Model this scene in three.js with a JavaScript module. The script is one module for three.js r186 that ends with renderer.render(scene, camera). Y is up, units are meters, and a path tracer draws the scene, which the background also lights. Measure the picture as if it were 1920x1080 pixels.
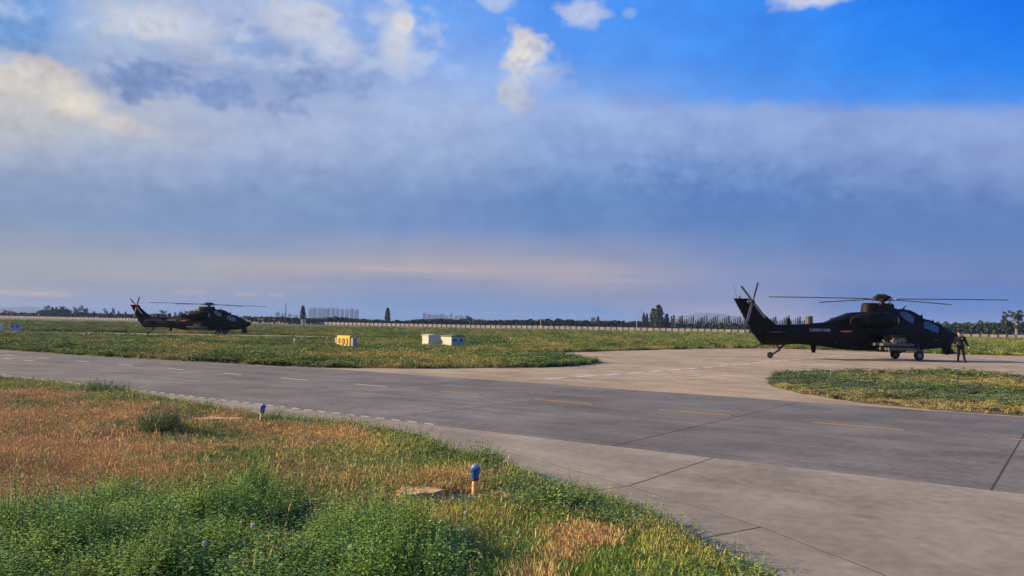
import * as THREE from 'three';
import { mergeGeometries, toCreasedNormals } from 'three/addons/utils/BufferGeometryUtils.js';
import { RoundedBoxGeometry } from 'three/addons/geometries/RoundedBoxGeometry.js';
import { TextGeometry } from 'three/addons/geometries/TextGeometry.js';
import { FontLoader } from 'three/addons/loaders/FontLoader.js';
import { MarchingCubes } from 'three/addons/objects/MarchingCubes.js';

const scene = new THREE.Scene();
const rad = THREE.MathUtils.degToRad;

// ---------------------------------------------------------------- camera
const EYE = 1.65;
const camera = new THREE.PerspectiveCamera(39.6, 16 / 9, 0.1, 30000);
camera.position.set(0, EYE, 0);
camera.rotation.set(Math.atan(68.5 / 1500), 0, rad(1.08), 'YXZ');
scene.add(camera);

// ---------------------------------------------------------------- noise and small helpers
let seed = 7;
const rnd = () => { seed = (seed * 1664525 + 1013904223) >>> 0; return seed / 4294967296; };
const rr = (a, b) => a + (b - a) * rnd();
const clamp = (x, a, b) => Math.min(b, Math.max(a, x));
const sstep = (a, b, x) => { const t = clamp((x - a) / (b - a), 0, 1); return t * t * (3 - 2 * t); };
const lerp = (a, b, t) => a + (b - a) * t;
const PERM = new Uint8Array(512);
{ const p = [...Array(256).keys()]; for (let i = 255; i > 0; i--) { const j = Math.floor(rnd() * (i + 1)); [p[i], p[j]] = [p[j], p[i]]; } for (let i = 0; i < 512; i++) PERM[i] = p[i & 255]; }
const GX = new Float32Array(256), GY = new Float32Array(256);
for (let i = 0; i < 256; i++) { const a = i / 256 * Math.PI * 2; GX[i] = Math.cos(a); GY[i] = Math.sin(a); }
function noise(x, y) {
  const xi = Math.floor(x), yi = Math.floor(y), fx = x - xi, fy = y - yi, X = xi & 255, Y = yi & 255;
  const u = fx * fx * fx * (fx * (fx * 6 - 15) + 10), v = fy * fy * fy * (fy * (fy * 6 - 15) + 10);
  const a = PERM[PERM[X] + Y], b = PERM[PERM[X + 1] + Y], c = PERM[PERM[X] + Y + 1], d = PERM[PERM[X + 1] + Y + 1];
  const n0 = GX[a] * fx + GY[a] * fy, n1 = GX[b] * (fx - 1) + GY[b] * fy, n2 = GX[c] * fx + GY[c] * (fy - 1), n3 = GX[d] * (fx - 1) + GY[d] * (fy - 1);
  return 1.4 * (n0 + u * (n1 - n0) + v * (n2 - n0 + u * (n3 - n2 - n1 + n0)));
}
function fbm(x, y, o = 4) { let s = 0, a = 0.5, f = 1; for (let i = 0; i < o; i++) { s += a * noise(x * f + 17.3 * i, y * f - 9.1 * i); a *= 0.5; f *= 2.03; } return s; }

// ---------------------------------------------------------------- sky: air and clouds by azimuth and elevation
const toLin = (c) => { c /= 255; return c <= 0.04045 ? c / 12.92 : Math.pow((c + 0.055) / 1.055, 2.4); };
const EXPOSURE = 1.9;
const AZ = [-180, -110, -60, -32.6, -26.9, -17, -6.1, 5.3, 16.3, 26.3, 32.6, 60, 110, 180];
const EL = [0, 1, 2, 3, 4, 5, 7, 9, 11, 13, 15.3, 16.6, 18.5, 21, 24, 32, 50, 90];
const UP3 = [[104, 158, 232], [78, 140, 224], [60, 122, 212]];
const COL = {
  a: [[140, 160, 185], [158, 162, 174], [166, 165, 170], [160, 164, 172], [164, 168, 176], [152, 161, 178], [130, 152, 185], [136, 158, 190], [160, 174, 198], [186, 190, 200], [198, 196, 196], [182, 188, 202], [140, 170, 214], [120, 162, 222], [125, 168, 228], ...UP3],
  b: [[125, 152, 192], [145, 156, 180], [156, 161, 174], [164, 166, 174], [166, 168, 177], [150, 160, 182], [130, 153, 189], [136, 158, 193], [156, 172, 202], [178, 186, 204], [172, 180, 202], [158, 173, 204], [158, 176, 210], [172, 188, 218], [170, 188, 222], ...UP3],
  c: [[112, 148, 196], [132, 152, 188], [150, 156, 180], [166, 164, 174], [170, 167, 175], [142, 156, 186], [124, 149, 192], [128, 154, 195], [152, 172, 208], [164, 181, 213], [162, 178, 210], [142, 164, 206], [146, 169, 212], [168, 187, 222], [170, 190, 226], ...UP3],
  d: [[100, 143, 196], [112, 144, 194], [128, 148, 188], [150, 154, 180], [176, 168, 172], [160, 160, 178], [116, 145, 194], [120, 148, 197], [142, 166, 208], [156, 178, 216], [162, 183, 222], [154, 179, 226], [132, 171, 235], [112, 164, 240], [100, 160, 242], ...UP3],
  e: [[112, 140, 192], [116, 143, 191], [138, 147, 182], [162, 158, 175], [172, 165, 176], [146, 153, 182], [104, 137, 190], [98, 136, 192], [122, 153, 204], [140, 167, 216], [150, 176, 224], [120, 164, 232], [88, 152, 240], [76, 147, 241], [70, 145, 242], [66, 140, 236], [60, 130, 224], [54, 116, 212]],
  f: [[146, 145, 182], [158, 152, 178], [140, 148, 182], [130, 144, 185], [130, 145, 186], [118, 140, 186], [96, 131, 188], [92, 132, 191], [112, 144, 200], [138, 163, 214], [146, 170, 220], [84, 148, 236], [66, 143, 240], [62, 141, 241], [54, 138, 242], [54, 134, 236], [54, 126, 224], [50, 114, 212]],
  g: [[86, 123, 186], [80, 118, 185], [78, 117, 183], [92, 124, 184], [112, 134, 186], [108, 132, 185], [90, 126, 186], [96, 132, 191], [120, 148, 202], [136, 160, 212], [140, 165, 217], [70, 143, 238], [46, 137, 241], [36, 131, 242], [22, 124, 243], [30, 124, 236], [42, 122, 222], [46, 112, 212]],
  h: [[72, 112, 180], [68, 109, 178], [68, 111, 178], [82, 116, 181], [104, 127, 183], [100, 126, 182], [88, 122, 182], [98, 131, 189], [124, 149, 202], [138, 161, 212], [140, 165, 216], [70, 142, 235], [36, 131, 240], [18, 121, 240], [4, 114, 242], [18, 116, 236], [36, 116, 222], [44, 110, 212]],
};
const COLUMNS = ['b', 'a', 'a', 'a', 'b', 'c', 'd', 'e', 'f', 'g', 'h', 'h', 'g', 'b'].map((k) => COL[k].map((c) => c.map((x) => toLin(x) * 1.0)));
// single clouds standing in front of the layers: azimuth, elevation, half width, half height (degrees), colour, strength, raggedness
const PUFFS = [
  [-8.7, 19.4, 1.35, 2.1, [200, 205, 216], 0.9, 0.7], [-8.2, 20.7, 0.9, 0.9, [224, 222, 222], 0.95, 0.6], [0.6, 18.8, 1.9, 2.1, [222, 218, 214], 0.95, 0.8], [-0.2, 16.6, 1.4, 2.0, [200, 202, 212], 0.75, 0.7], [1.8, 17.6, 2.2, 1.8, [176, 192, 226], 0.5, 0.9],
  [4.9, 21.6, 1.9, 1.1, [190, 200, 228], 0.85, 0.8], [20.8, 21.7, 3.0, 0.9, [202, 208, 226], 0.95, 0.6], [-1.6, 22.3, 1.5, 0.7, [190, 202, 230], 0.7, 0.8], [8.1, 21.5, 0.6, 0.4, [150, 184, 238], 0.6, 0.8],
  [-31.8, 14.4, 3.6, 1.5, [212, 205, 198], 0.9, 0.7], [-29.2, 13.2, 2.2, 1.2, [218, 210, 198], 0.85, 0.6], [-27.0, 12.3, 1.6, 0.8, [210, 204, 198], 0.7, 0.8], [-25, 12.0, 1.3, 0.5, [196, 198, 206], 0.6, 1], [-33, 11.8, 5, 1.3, [190, 192, 196], 0.5, 0.8],
  [-31.2, 1.35, 3.2, 0.2, [200, 182, 174], 0.7, 0.7], [-21.8, 1.75, 1.2, 0.2, [190, 174, 172], 0.5, 0.8], [-18.4, 1.7, 1.0, 0.18, [196, 176, 170], 0.6, 0.8], [-16.4, 1.72, 0.8, 0.18, [194, 174, 170], 0.6, 0.8],
  [-25.2, 15.2, 3.4, 1.5, [120, 146, 196], 0.85, 0.8], [-20.6, 15.0, 2.6, 1.2, [122, 150, 202], 0.75, 0.9], [-15.2, 16.2, 2.2, 0.9, [128, 152, 200], 0.75, 1], [-15.8, 14.5, 1.8, 0.6, [132, 154, 202], 0.65, 1], [-11, 15.9, 1.1, 0.6, [134, 158, 206], 0.5, 1],
  [-24.5, 18.6, 3.6, 1.3, [204, 208, 220], 0.9, 0.9], [-15.2, 20.2, 2.8, 1.5, [206, 211, 224], 0.9, 0.9], [-13, 18.6, 1.6, 1.2, [194, 204, 226], 0.8, 1], [-21.8, 17.2, 2.6, 0.7, [178, 188, 212], 0.6, 1], [-32.6, 17.2, 1.9, 1.4, [112, 156, 214], 0.8, 0.8], [-18.6, 18.4, 1.6, 1.2, [138, 168, 218], 0.6, 1],
  [-8, 3.75, 14, .3, [188, 177, 173], .75, .5], [7, 3.25, 8, .28, [184, 171, 175], .65, .5], [-26, 2.75, 8, .28, [178, 171, 172], .6, .6], [15, 1.15, 6.5, .5, [170, 156, 177], .6, .5], [-12, 2.75, 12, .2, [134, 146, 182], .6, .5], [-28, 2.0, 7, .22, [142, 152, 180], .6, .5], [4, 0.8, 5.4, 0.6, [100, 138, 194], 0.7, 0.8], [10.5, 2.15, 7, 0.2, [118, 134, 184], 0.7, 0.6], [-5, 3.0, 11, 0.3, [142, 150, 180], 0.5, 0.8], [30, 1.7, 10, 1.5, [66, 106, 176], 0.7, 0.6], [16.5, 9.0, 11, 2.4, [86, 126, 188], 0.6, 0.9], [11, 11.2, 4, 0.7, [90, 130, 196], 0.4, 0.9],
].map(([a, e, w, h, c, s, k]) => [a, e, w, h, c.map((x) => toLin(x) * 1.0), s, k]);
function skyAt(az, el, out) {
  const low = sstep(0.5, 9, el), wx = fbm(az * 0.11 + 3, el * 0.2 + 9, 5), wy = fbm(az * 0.09 - 40, el * 0.24 + 2, 5);
  const t1 = fbm(az * 0.2 + 60, el * 0.42 + 11, 5), t2 = fbm(az * 0.6 + 5, el * 0.85 - 8, 5), t3 = fbm(az * 1.7 + 5, el * 2.1 - 8, 3);
  const ee = Math.atan(Math.tan(rad(Math.min(el, 85))) / Math.cos(rad(clamp(az, -36, 36)) * sstep(60, 26, el))) * 180 / Math.PI;
  const a2 = az + wx * 3.4, e2 = clamp(ee + wy * (0.2 + 0.35 * low) + t2 * 0.55 * low + t3 * 0.12 * low, 0, 90);
  let i = 0, j = 0;
  while (i < AZ.length - 2 && a2 > AZ[i + 1]) i++;
  while (j < EL.length - 2 && e2 > EL[j + 1]) j++;
  const u = sstep(0, 1, clamp((a2 - AZ[i]) / (AZ[i + 1] - AZ[i]), 0, 1)), v = clamp((e2 - EL[j]) / (EL[j + 1] - EL[j]), 0, 1);
  const A = COLUMNS[i][j], B = COLUMNS[i + 1][j], C = COLUMNS[i][j + 1], D = COLUMNS[i + 1][j + 1];
  for (let k = 0; k < 3; k++) out[k] = lerp(lerp(A[k], B[k], u), lerp(C[k], D[k], u), v);
  for (const [pa, pe, pw, ph, pc, ps, pk] of PUFFS) {
    const dx = (az - pa + wx * 0.35) / pw, dy = (el - pe + wy * 0.25 * Math.min(1, ph)) / ph, r = Math.sqrt(dx * dx + dy * dy);
    if (r > 2.2) continue;
    const d = ps * (pw > 6 ? sstep(1.5, 0.1, r + 0.2 * t1) : 1) * sstep(pw > 6 ? 1.25 : 1.15, pw > 6 ? -0.2 : 0.42, r + pk * (t2 * 1.05 + t1 * 0.4 + t3 * 0.4));
    if (d > 0) for (let k = 0; k < 3; k++) out[k] = lerp(out[k], pc[k] * (1 + 0.16 * t3 + 0.12 * t2 - 0.1 * clamp(-dy, -1, 1) * 0), d);
  }
  // drifting cloud all round, thinning out over the clear part
  const hi = sstep(13, 19, el) * sstep(0.04, 0.3, fbm(az * 0.055 - 12, el * 0.13 + 44, 5) + 0.3 * t2 - 0.12 - 0.3 * sstep(-12, 2, az) * sstep(70, 40, az)) * 0.6;
  const cw = [toLin(196), toLin(203), toLin(222)], q = 1 + (0.2 * t1 + 0.12 * t2 + 0.05 * t3) * low;
  for (let k = 0; k < 3; k++) out[k] = lerp(out[k], cw[k], hi) * (k === 2 ? 1 + (q - 1) * 0.6 : q);
}
{
  const W = 4096, Hh = 2048, data = new Float32Array(W * Hh * 4), out = [0, 0, 0];
  for (let y = 0; y < Hh; y++) {
    const el = ((y + 0.5) / Hh - 0.5) * 180;
    for (let x = 0; x < W; x++) {
      const p = (y * W + x) * 4;
      if (el < -0.5) { data[p] = 0.14 / EXPOSURE; data[p + 1] = 0.13 / EXPOSURE; data[p + 2] = 0.11 / EXPOSURE; data[p + 3] = 1; continue; }
      // u = atan2(z, x) / 2pi + 0.5; straight ahead (-z) lies at u = 0.25
      let az = ((x + 0.5) / W - 0.25) * 360; if (az > 180) az -= 360;
      skyAt(az, Math.max(0, el), out);
      for (let k = 0; k < 3; k++) data[p + k] = Math.max(0, out[k]) / EXPOSURE;
      data[p + 3] = 1;
    }
  }
  const sky = new THREE.DataTexture(data, W, Hh, THREE.RGBAFormat, THREE.FloatType);
  sky.mapping = THREE.EquirectangularReflectionMapping; sky.magFilter = THREE.LinearFilter; sky.minFilter = THREE.LinearFilter;
  sky.wrapS = THREE.RepeatWrapping; sky.needsUpdate = true;
  scene.background = sky; scene.environment = sky;
}
// ---------------------------------------------------------------- sun: low, from the left and a little behind the camera
const sun = new THREE.DirectionalLight(new THREE.Color().setRGB(1, 0.74, 0.42), 5);
sun.position.set(-120, 50, -44); sun.target.position.set(0, 0, -30);
sun.castShadow = true; sun.shadow.mapSize.set(4096, 4096); sun.shadow.radius = 2;
Object.assign(sun.shadow.camera, { left: -90, right: 90, top: 60, bottom: -60, near: 1, far: 400 });
scene.add(sun, sun.target);
scene.fog = new THREE.FogExp2(new THREE.Color().setRGB(0.38, 0.55, 0.92), 0.00016);

// ---------------------------------------------------------------- scene helpers
const taken = new Map();
function numbered(name) { const n = taken.get(name) || 0; taken.set(name, n + 1); return n ? name + '_' + String(n).padStart(3, '0') : name; }
function shade(o) { o.traverse((m) => { if (m.isMesh) { m.castShadow = true; m.receiveShadow = true; } }); return o; }
function thing(name, label, category, pos = [0, 0, 0], turn = 0, group) {
  const o = new THREE.Group(); o.name = numbered(name); o.position.set(...pos); o.rotation.y = turn; o.userData = { label, category };
  if (group) o.userData.group = group;
  scene.add(o); return o;
}
function part(parent, name, geo, mat, label) { const m = new THREE.Mesh(geo, mat); m.name = name; m.castShadow = m.receiveShadow = true; if (label) m.userData.label = label; parent.add(m); return m; }
function single(name, geo, mat, label, category, group) { const m = part(scene, numbered(name), geo, mat); m.userData = { label, category }; if (group) m.userData.group = group; return m; }
function structure(name, geo, mat) { const m = geo ? new THREE.Mesh(geo, mat) : new THREE.Group(); m.name = name; m.userData = { kind: 'structure' }; m.castShadow = m.receiveShadow = true; scene.add(m); return m; }
function copyOf(o, label, group) { const c = o.clone(); c.name = numbered(o.userData.base || o.name.replace(/_\d{3}$/, '')); c.userData = { label, category: o.userData.category }; if (group) c.userData.group = group; scene.add(c); return c; }
const flatNo = (g) => (g.index ? g.toNonIndexed() : g);
function merge(list) {
  const l = list.map((g) => { g = flatNo(g); for (const k of Object.keys(g.attributes)) if (!['position', 'normal', 'uv', 'color'].includes(k)) g.deleteAttribute(k); return g; });
  if (!l.every((g) => g.attributes.uv)) l.forEach((g) => g.deleteAttribute('uv'));
  if (!l.every((g) => g.attributes.color)) l.forEach((g) => g.deleteAttribute('color'));
  return mergeGeometries(l);
}
const box = (w, h, d, x = 0, y = 0, z = 0) => new THREE.BoxGeometry(w, h, d).translate(x, y, z);
const rbox = (w, h, d, r, x = 0, y = 0, z = 0) => new RoundedBoxGeometry(w, h, d, 2, r).translate(x, y, z);
function rod(a, b, r0, r1 = r0, seg = 8) {
  const A = new THREE.Vector3(...a), B = new THREE.Vector3(...b), d = B.clone().sub(A), L = d.length();
  const g = new THREE.CylinderGeometry(r1, r0, L, seg); g.translate(0, L / 2, 0);
  g.applyQuaternion(new THREE.Quaternion().setFromUnitVectors(new THREE.Vector3(0, 1, 0), d.normalize())); g.translate(A.x, A.y, A.z); return g;
}
const std = (r, g, b, rough = 0.8, extra = {}) => new THREE.MeshStandardMaterial({ color: new THREE.Color().setRGB(r, g, b), roughness: rough, ...extra });
function dataMap(size, fn, srgb = true) {
  const d = new Uint8Array(size * size * 4);
  for (let y = 0; y < size; y++) for (let x = 0; x < size; x++) { const c = fn(x / size, y / size), p = (y * size + x) * 4; for (let k = 0; k < 3; k++) d[p + k] = clamp(c[k], 0, 255); d[p + 3] = 255; }
  const t = new THREE.DataTexture(d, size, size); t.wrapS = t.wrapT = THREE.RepeatWrapping; t.magFilter = THREE.LinearFilter; t.minFilter = THREE.LinearMipmapLinearFilter; t.generateMipmaps = true;
  if (srgb) t.colorSpace = THREE.SRGBColorSpace; t.needsUpdate = true; return t;
}
// fbm that repeats with period 1
const tfbm = (u, v, f, o = 4) => { const a = u, b = v, n = (x, y) => fbm(x * f + 31, y * f + 57, o); const s = (t) => t * t * (3 - 2 * t); const p = s(a), q = s(b); return lerp(lerp(n(a, b), n(a - 1, b), p), lerp(n(a, b - 1), n(a - 1, b - 1), p), q) * 1.25; };

// ---------------------------------------------------------------- the ground plan (metres; x right, -z away)
const dirA = rad(-54.5), U = [Math.sin(dirA), -Math.cos(dirA)], V = [Math.cos(dirA), Math.sin(dirA)];
const uv2xz = (u, v) => [u * U[0] + v * V[0], u * U[1] + v * V[1]];
const PAVED = [[2.1, 4], [1.95, -2], [1.8, -4.4], [1.62, -5.3], [1.45, -5.85], [1.3, -6.45], [1.07, -6.97], [0.76, -7.55], [0.48, -7.95], [0.06, -8.85], [-0.45, -9.5], [-0.84, -10.4], [-1.4, -11.4], [-2.7, -12.55], [-3.9, -13.0], [-5.35, -14.3], [-7.9, -16.75], [-10.55, -18.65], [-12.55, -19.9], [-66, -58],
  [-60, -64], [-24.1, -37.9], [-16.7, -33.2], [-11.2, -30.3], [-6.7, -28.3], [-3.04, -29.0], [0.9, -31.1], [2, -32], [3.24, -34.1], [4.2, -36.3], [3.2, -38.6], [2.4, -40.6], [0.9, -41.8], [-4, -41.2], [-4.4, -43.6], [3.1, -49], [6.9, -54.1], [14.5, -63.5], [21.9, -69.2], [24.7, -68.4], [28.8, -65.3], [33.4, -61.8], [39.4, -61.2], [75, -58],
  [75, -8], [36, -8], [26, -18], [18.6, -28.4], [18.2, -30.7], [17.5, -31.5], [15.8, -31.9], [13.4, -31.2], [10.9, -30.1], [9.6, -28.9], [8.4, -26.2], [7.6, -23.4], [7.55, -21.1], [8, -18.8], [9, -17.1], [10.3, -16.1], [40, 5]];
const LANE = [[-48, -83], [-22, -92.5], [-19, -101], [-50, -97]];
function inside(P, x, z) { let c = false; for (let i = 0, j = P.length - 1; i < P.length; j = i++) { const [ax, az] = P[i], [bx, bz] = P[j]; if ((az > z) !== (bz > z) && x < (bx - ax) * (z - az) / (bz - az) + ax) c = !c; } return c; }
function edgeDist(P, x, z) { let m = 1e9; for (let i = 0, j = P.length - 1; i < P.length; j = i++) { const [ax, az] = P[i], dx = P[j][0] - ax, dz = P[j][1] - az; const t = clamp(((x - ax) * dx + (z - az) * dz) / (dx * dx + dz * dz), 0, 1); const ex = ax + dx * t - x, ez = az + dz * t - z; const d = ex * ex + ez * ez; if (d < m) m = d; } return Math.sqrt(m); }
// metres inside the grass (positive) or inside the paving (negative)
function grassDist(x, z) { const a = edgeDist(PAVED, x, z) * (inside(PAVED, x, z) ? -1 : 1); if (z > -70 || z < -120 || x > 0) return a; const b = edgeDist(LANE, x, z) * (inside(LANE, x, z) ? -1 : 1); return Math.min(a, b); }
const baseY = (x, z) => -0.25 * sstep(46, 74, -z) * sstep(12, -14, x);
function soilY(x, z, sd) { const e = sd + noise(x * 0.9, z * 0.9) * 0.12; return baseY(x, z) + (e > 0 ? Math.min(0.05, 0.012 + e * 0.16) + 0.03 * Math.max(0, noise(x * 1.3, z * 1.3)) * Math.min(1, e) : Math.max(-0.09, e * 0.2 - 0.012)); }

// where each kind of plant grows on the near verge: x, z, radius
const BLOBS = {
  lush: [[-3.4, -4.4, 1.2], [-2.6, -4.9, 1.35], [-2.9, -5.7, 0.7], [-1.9, -5.3, 0.95], [-2.15, -6.15, 0.5], [-1.3, -4.5, 0.8], [-4.6, -4.3, 1.1], [-0.8, -5.35, 0.42], [-0.65, -4.5, 0.45], [-3.5, -5.7, 0.35], [-2.95, -6.15, .3]],
  red: [[-4.9, -8.5, 1.35], [-3.9, -7.8, 0.7], [-7.1, -11.8, 1.9], [-6, -12.6, 1.3], [-4.5, -13.2, 0.9], [-2.4, -10.8, 0.6], [-3.0, -11.9, 0.95], [-5.3, -9.8, 1.2], [-4.3, -6.9, 0.6], [0.5, -5.75, 0.34], [0.9, -6.0, 0.2], [0.6, -6.45, 0.25], [-9.4, -15.2, 1.4], [-0.85, -7.05, 0.3], [-3.7, -9.6, .5]],
  lime: [[-0.9, -9.7, 0.9], [-0.45, -9.0, 0.6], [-1.5, -10.2, 0.8], [0.2, -8.0, 0.5], [1.3, -5.6, 0.5], [0, -8.5, 0.45], [1.15, -6.3, 0.35], [-7.2, -15.8, 1.0], [-10.5, -17.6, 1.3], [-4.6, -14.2, .8], [-1.2, -8.7, .7], [-1.9, -9.2, .6], [-6.6, -10.9, .6], [-0.35, -6.4, .5]],
};
const blob = (k, x, z) => { let m = 0; for (const [bx, bz, r] of BLOBS[k]) { const d = Math.hypot(x - bx, (z - bz) * 0.85) / r; m = Math.max(m, sstep(1.35, 0.45, d + 0.45 * noise(x * 1.7 + 7, z * 1.7) + 0.35 * noise(x * 4.6, z * 4.6 + 3))); } return m; };

// ---------------------------------------------------------------- ground sheet
{
  const grid = (lo, hi, step, far) => { const a = []; for (let x = lo; x <= hi + 1e-6; x += step) a.push(x); let s = step, x = hi; while (x < far) { s *= 1.22; x += s; a.push(x); } s = step; x = lo; while (x > -far) { s *= 1.22; x -= s; a.unshift(x); } return a; };
  const xs = grid(-20, 24, 0.3, 4200), zs = grid(-46, 4, 0.3, 4200);
  const n = xs.length, m = zs.length, pos = new Float32Array(n * m * 3), col = new Float32Array(n * m * 3), uv = new Float32Array(n * m * 2), idx = [];
  for (let j = 0; j < m; j++) for (let i = 0; i < n; i++) {
    const x = xs[i], z = zs[j], p = j * n + i, sd = grassDist(x, z);
    pos[p * 3] = x; pos[p * 3 + 1] = soilY(x, z, sd); pos[p * 3 + 2] = z;
    const q = fbm(x * 0.05 + 3, z * 0.11, 4), f = fbm(x * 0.5, z * 0.5, 3), dist = Math.hypot(x, z);
    const bare = sstep(175, 225, dist) * (0.75 + 0.5 * q), dry = clamp(0.45 + q * 1.4 + f * 0.5, 0, 1);
    let c = [lerp(0.1, 0.17, dry), lerp(0.125, 0.14, dry), lerp(0.045, 0.065, dry)];
    if (dist < 60) c = [lerp(c[0], 0.15, 0.6), lerp(c[1], 0.115, 0.6), lerp(c[2], 0.07, 0.6)];
    c = [lerp(c[0], 0.105, clamp(bare, 0, 1)), lerp(c[1], 0.083, clamp(bare, 0, 1)), lerp(c[2], 0.05, clamp(bare, 0, 1))];
    if (sd < 0) c = [0.05, 0.045, 0.04];
    for (let k = 0; k < 3; k++) col[p * 3 + k] = c[k] * (1 + f * 0.35);
    uv[p * 2] = x; uv[p * 2 + 1] = z;
    if (i < n - 1 && j < m - 1) idx.push(p, p + n, p + 1, p + 1, p + n, p + n + 1);
  }
  const g = new THREE.BufferGeometry();
  g.setAttribute('position', new THREE.BufferAttribute(pos, 3)); g.setAttribute('color', new THREE.BufferAttribute(col, 3)); g.setAttribute('uv', new THREE.BufferAttribute(uv, 2)); g.setIndex(idx); g.computeVertexNormals();
  const speck = dataMap(256, (u, v) => { const k = 205 + 70 * tfbm(u, v, 24, 3) + 40 * tfbm(u, v, 5, 3); return [k, k, k * 0.97]; }); speck.repeat.set(0.5, 0.5);
  structure('ground', g, new THREE.MeshStandardMaterial({ vertexColors: true, map: speck, roughness: 1 }));
}

// ---------------------------------------------------------------- paving: slabs with open joints
const stain = dataMap(1024, (u, v) => {
  const big = tfbm(u, v, 3, 4), mid = tfbm(u, v, 11, 4), fine = tfbm(u, v, 90, 2), streak = tfbm(u * 1, v, 6, 2) * 0;
  const spot = Math.max(0, tfbm(u, v, 26, 2) - 0.34) * 130;
  const lane = fbm(v * 19 + 3, tfbm(u, v, 3, 2) * 0.7 + 2, 3), k = 216 + big * 46 + mid * 44 + fine * 30 + lane * 26 - spot; return [k, k * (0.995 - Math.max(0, -lane) * .03), k * (0.985 - Math.max(0, -lane) * .07)];
}); stain.repeat.set(1 / 13, 1 / 13);
const strip = dataMap(1024, (u, v) => {                      // brushed and driven along u: rubber and wash marks drawn out lengthways
  const big = tfbm(u, v, 3, 3), lane = fbm(v * 23 + 3, tfbm(u, v, 3, 2) * 0.8 + 2, 3), fine = tfbm(u, v, 90, 2), mid = tfbm(u, v, 9, 4);
  const k = 210 + big * 52 + lane * 36 + mid * 44 + fine * 28 - Math.max(0, tfbm(u, v, 30, 2) - 0.36) * 150; return [k, k, k];
}); strip.repeat.set(1 / 11, 1 / 11);
const grit = dataMap(256, (u, v) => { const k = 128 + 110 * tfbm(u, v, 40, 3); return [k, k, k]; }, false); grit.repeat.set(1.3, 1.3);
const concMat = (r, g, b, map, rough = 0.95) => new THREE.MeshPhysicalMaterial({ color: new THREE.Color().setRGB(r, g, b), map, roughness: rough, bumpMap: grit, bumpScale: 0.002, specularIntensity: 0.35 });
const M = {
  strip: [concMat(0.222, 0.213, 0.193, strip), concMat(0.212, 0.204, 0.187, strip), concMat(0.232, 0.222, 0.2, strip)],
  shoulder: [concMat(0.345, 0.312, 0.253, stain), concMat(0.33, 0.299, 0.243, stain), concMat(0.358, 0.322, 0.26, stain)],
  apron: [concMat(0.465, 0.378, 0.255, stain), concMat(0.445, 0.363, 0.246, stain), concMat(0.48, 0.389, 0.262, stain)],
};
function insetPoly(P, d) {
  let area = 0; P.forEach(([x, y], i) => { const q = P[(i + 1) % P.length]; area += x * q[1] - q[0] * y; }); const s = area > 0 ? 1 : -1;
  return P.map((p, i) => {
    const a = P[(i + P.length - 1) % P.length], b = P[(i + 1) % P.length];
    const d1 = [p[0] - a[0], p[1] - a[1]], d2 = [b[0] - p[0], b[1] - p[1]], l1 = Math.hypot(...d1), l2 = Math.hypot(...d2);
    const n1 = [-d1[1] / l1 * s, d1[0] / l1 * s], n2 = [-d2[1] / l2 * s, d2[0] / l2 * s], k = 1 + n1[0] * n2[0] + n1[1] * n2[1];
    return [p[0] + (n1[0] + n2[0]) / k * d, p[1] + (n1[1] + n2[1]) / k * d];
  });
}
const sealant = std(0.035, 0.032, 0.03, 0.95);
function filler(parent, u0, u1, v0, v1) { part(parent, 'joint_filler', new THREE.BoxGeometry(u1 - u0, 0.02, v1 - v0).translate((u0 + u1) / 2, -0.012, (v0 + v1) / 2), sealant); }
const paveTurn = Math.atan2(-U[1], U[0]);
function paving(name) { const g = structure(name); g.rotation.y = paveTurn; return g; }
function slab(parent, P, mat, gap = 0.011, name = 'concrete_slab') {            // P in (u, v)
  const q = insetPoly(P, gap), g = new THREE.ExtrudeGeometry(new THREE.Shape(q.map(([u, v]) => new THREE.Vector2(u, -v))), { depth: 0.1, bevelEnabled: false });
  g.rotateX(-Math.PI / 2); g.translate(0, -0.1 + 0 * rnd(), 0);
  return part(parent, name, g, mat[Math.floor(rnd() * mat.length)]);
}
const rect = (u0, u1, v0, v1) => [[u0, v0], [u1, v0], [u1, v1], [u0, v1]];
const taxiway = paving('taxiway'); filler(taxiway, -21, 58, 9.92, 18.98);
for (let k = -5; k < 13; k++) slab(taxiway, rect(0.8 + k * 4.5, 5.3 + k * 4.5, 9.9, 19.0), M.strip, 0.013, 'asphalt_slab');
// paint: centre dashes and the fine broken line along the near edge
const wear = dataMap(256, (u, v) => { const k = 235 - Math.max(0, tfbm(u, v, 20, 3) + 0.12) * 300; return [k, k, k]; });
const paintYellow = std(0.5, 0.31, 0.07, 0.85, { map: wear }), paintPale = std(0.62, 0.55, 0.42, 0.8, { map: wear }), paintWhite = std(0.8, 0.78, 0.74, 0.8, { map: wear });
function dash(parent, u0, u1, v0, v1, mat) { const g = new THREE.BoxGeometry(u1 - u0, 0.004, v1 - v0); g.translate((u0 + u1) / 2, 0.0035, (v0 + v1) / 2); return part(parent, 'painted_dash', g, mat); }
for (let k = -3; k < 15; k++) { const u = 2.45 + k * 3.0; dash(taxiway, u, u + (k < 3 ? 1.5 : k < 6 ? 1.2 : 0.95), 14.82, 14.945, k < 4 ? paintYellow : paintPale); }
for (let k = 0; k < 14; k++) { const u = 31 + k * 1.7; dash(taxiway, u, u + 0.8, 13.6, 13.76, paintPale); }
for (let k = 0; k < 62; k++) { const u = 8.6 + k * 0.37; dash(taxiway, u, u + 0.2, 9.93, 9.985, paintWhite); }

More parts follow.
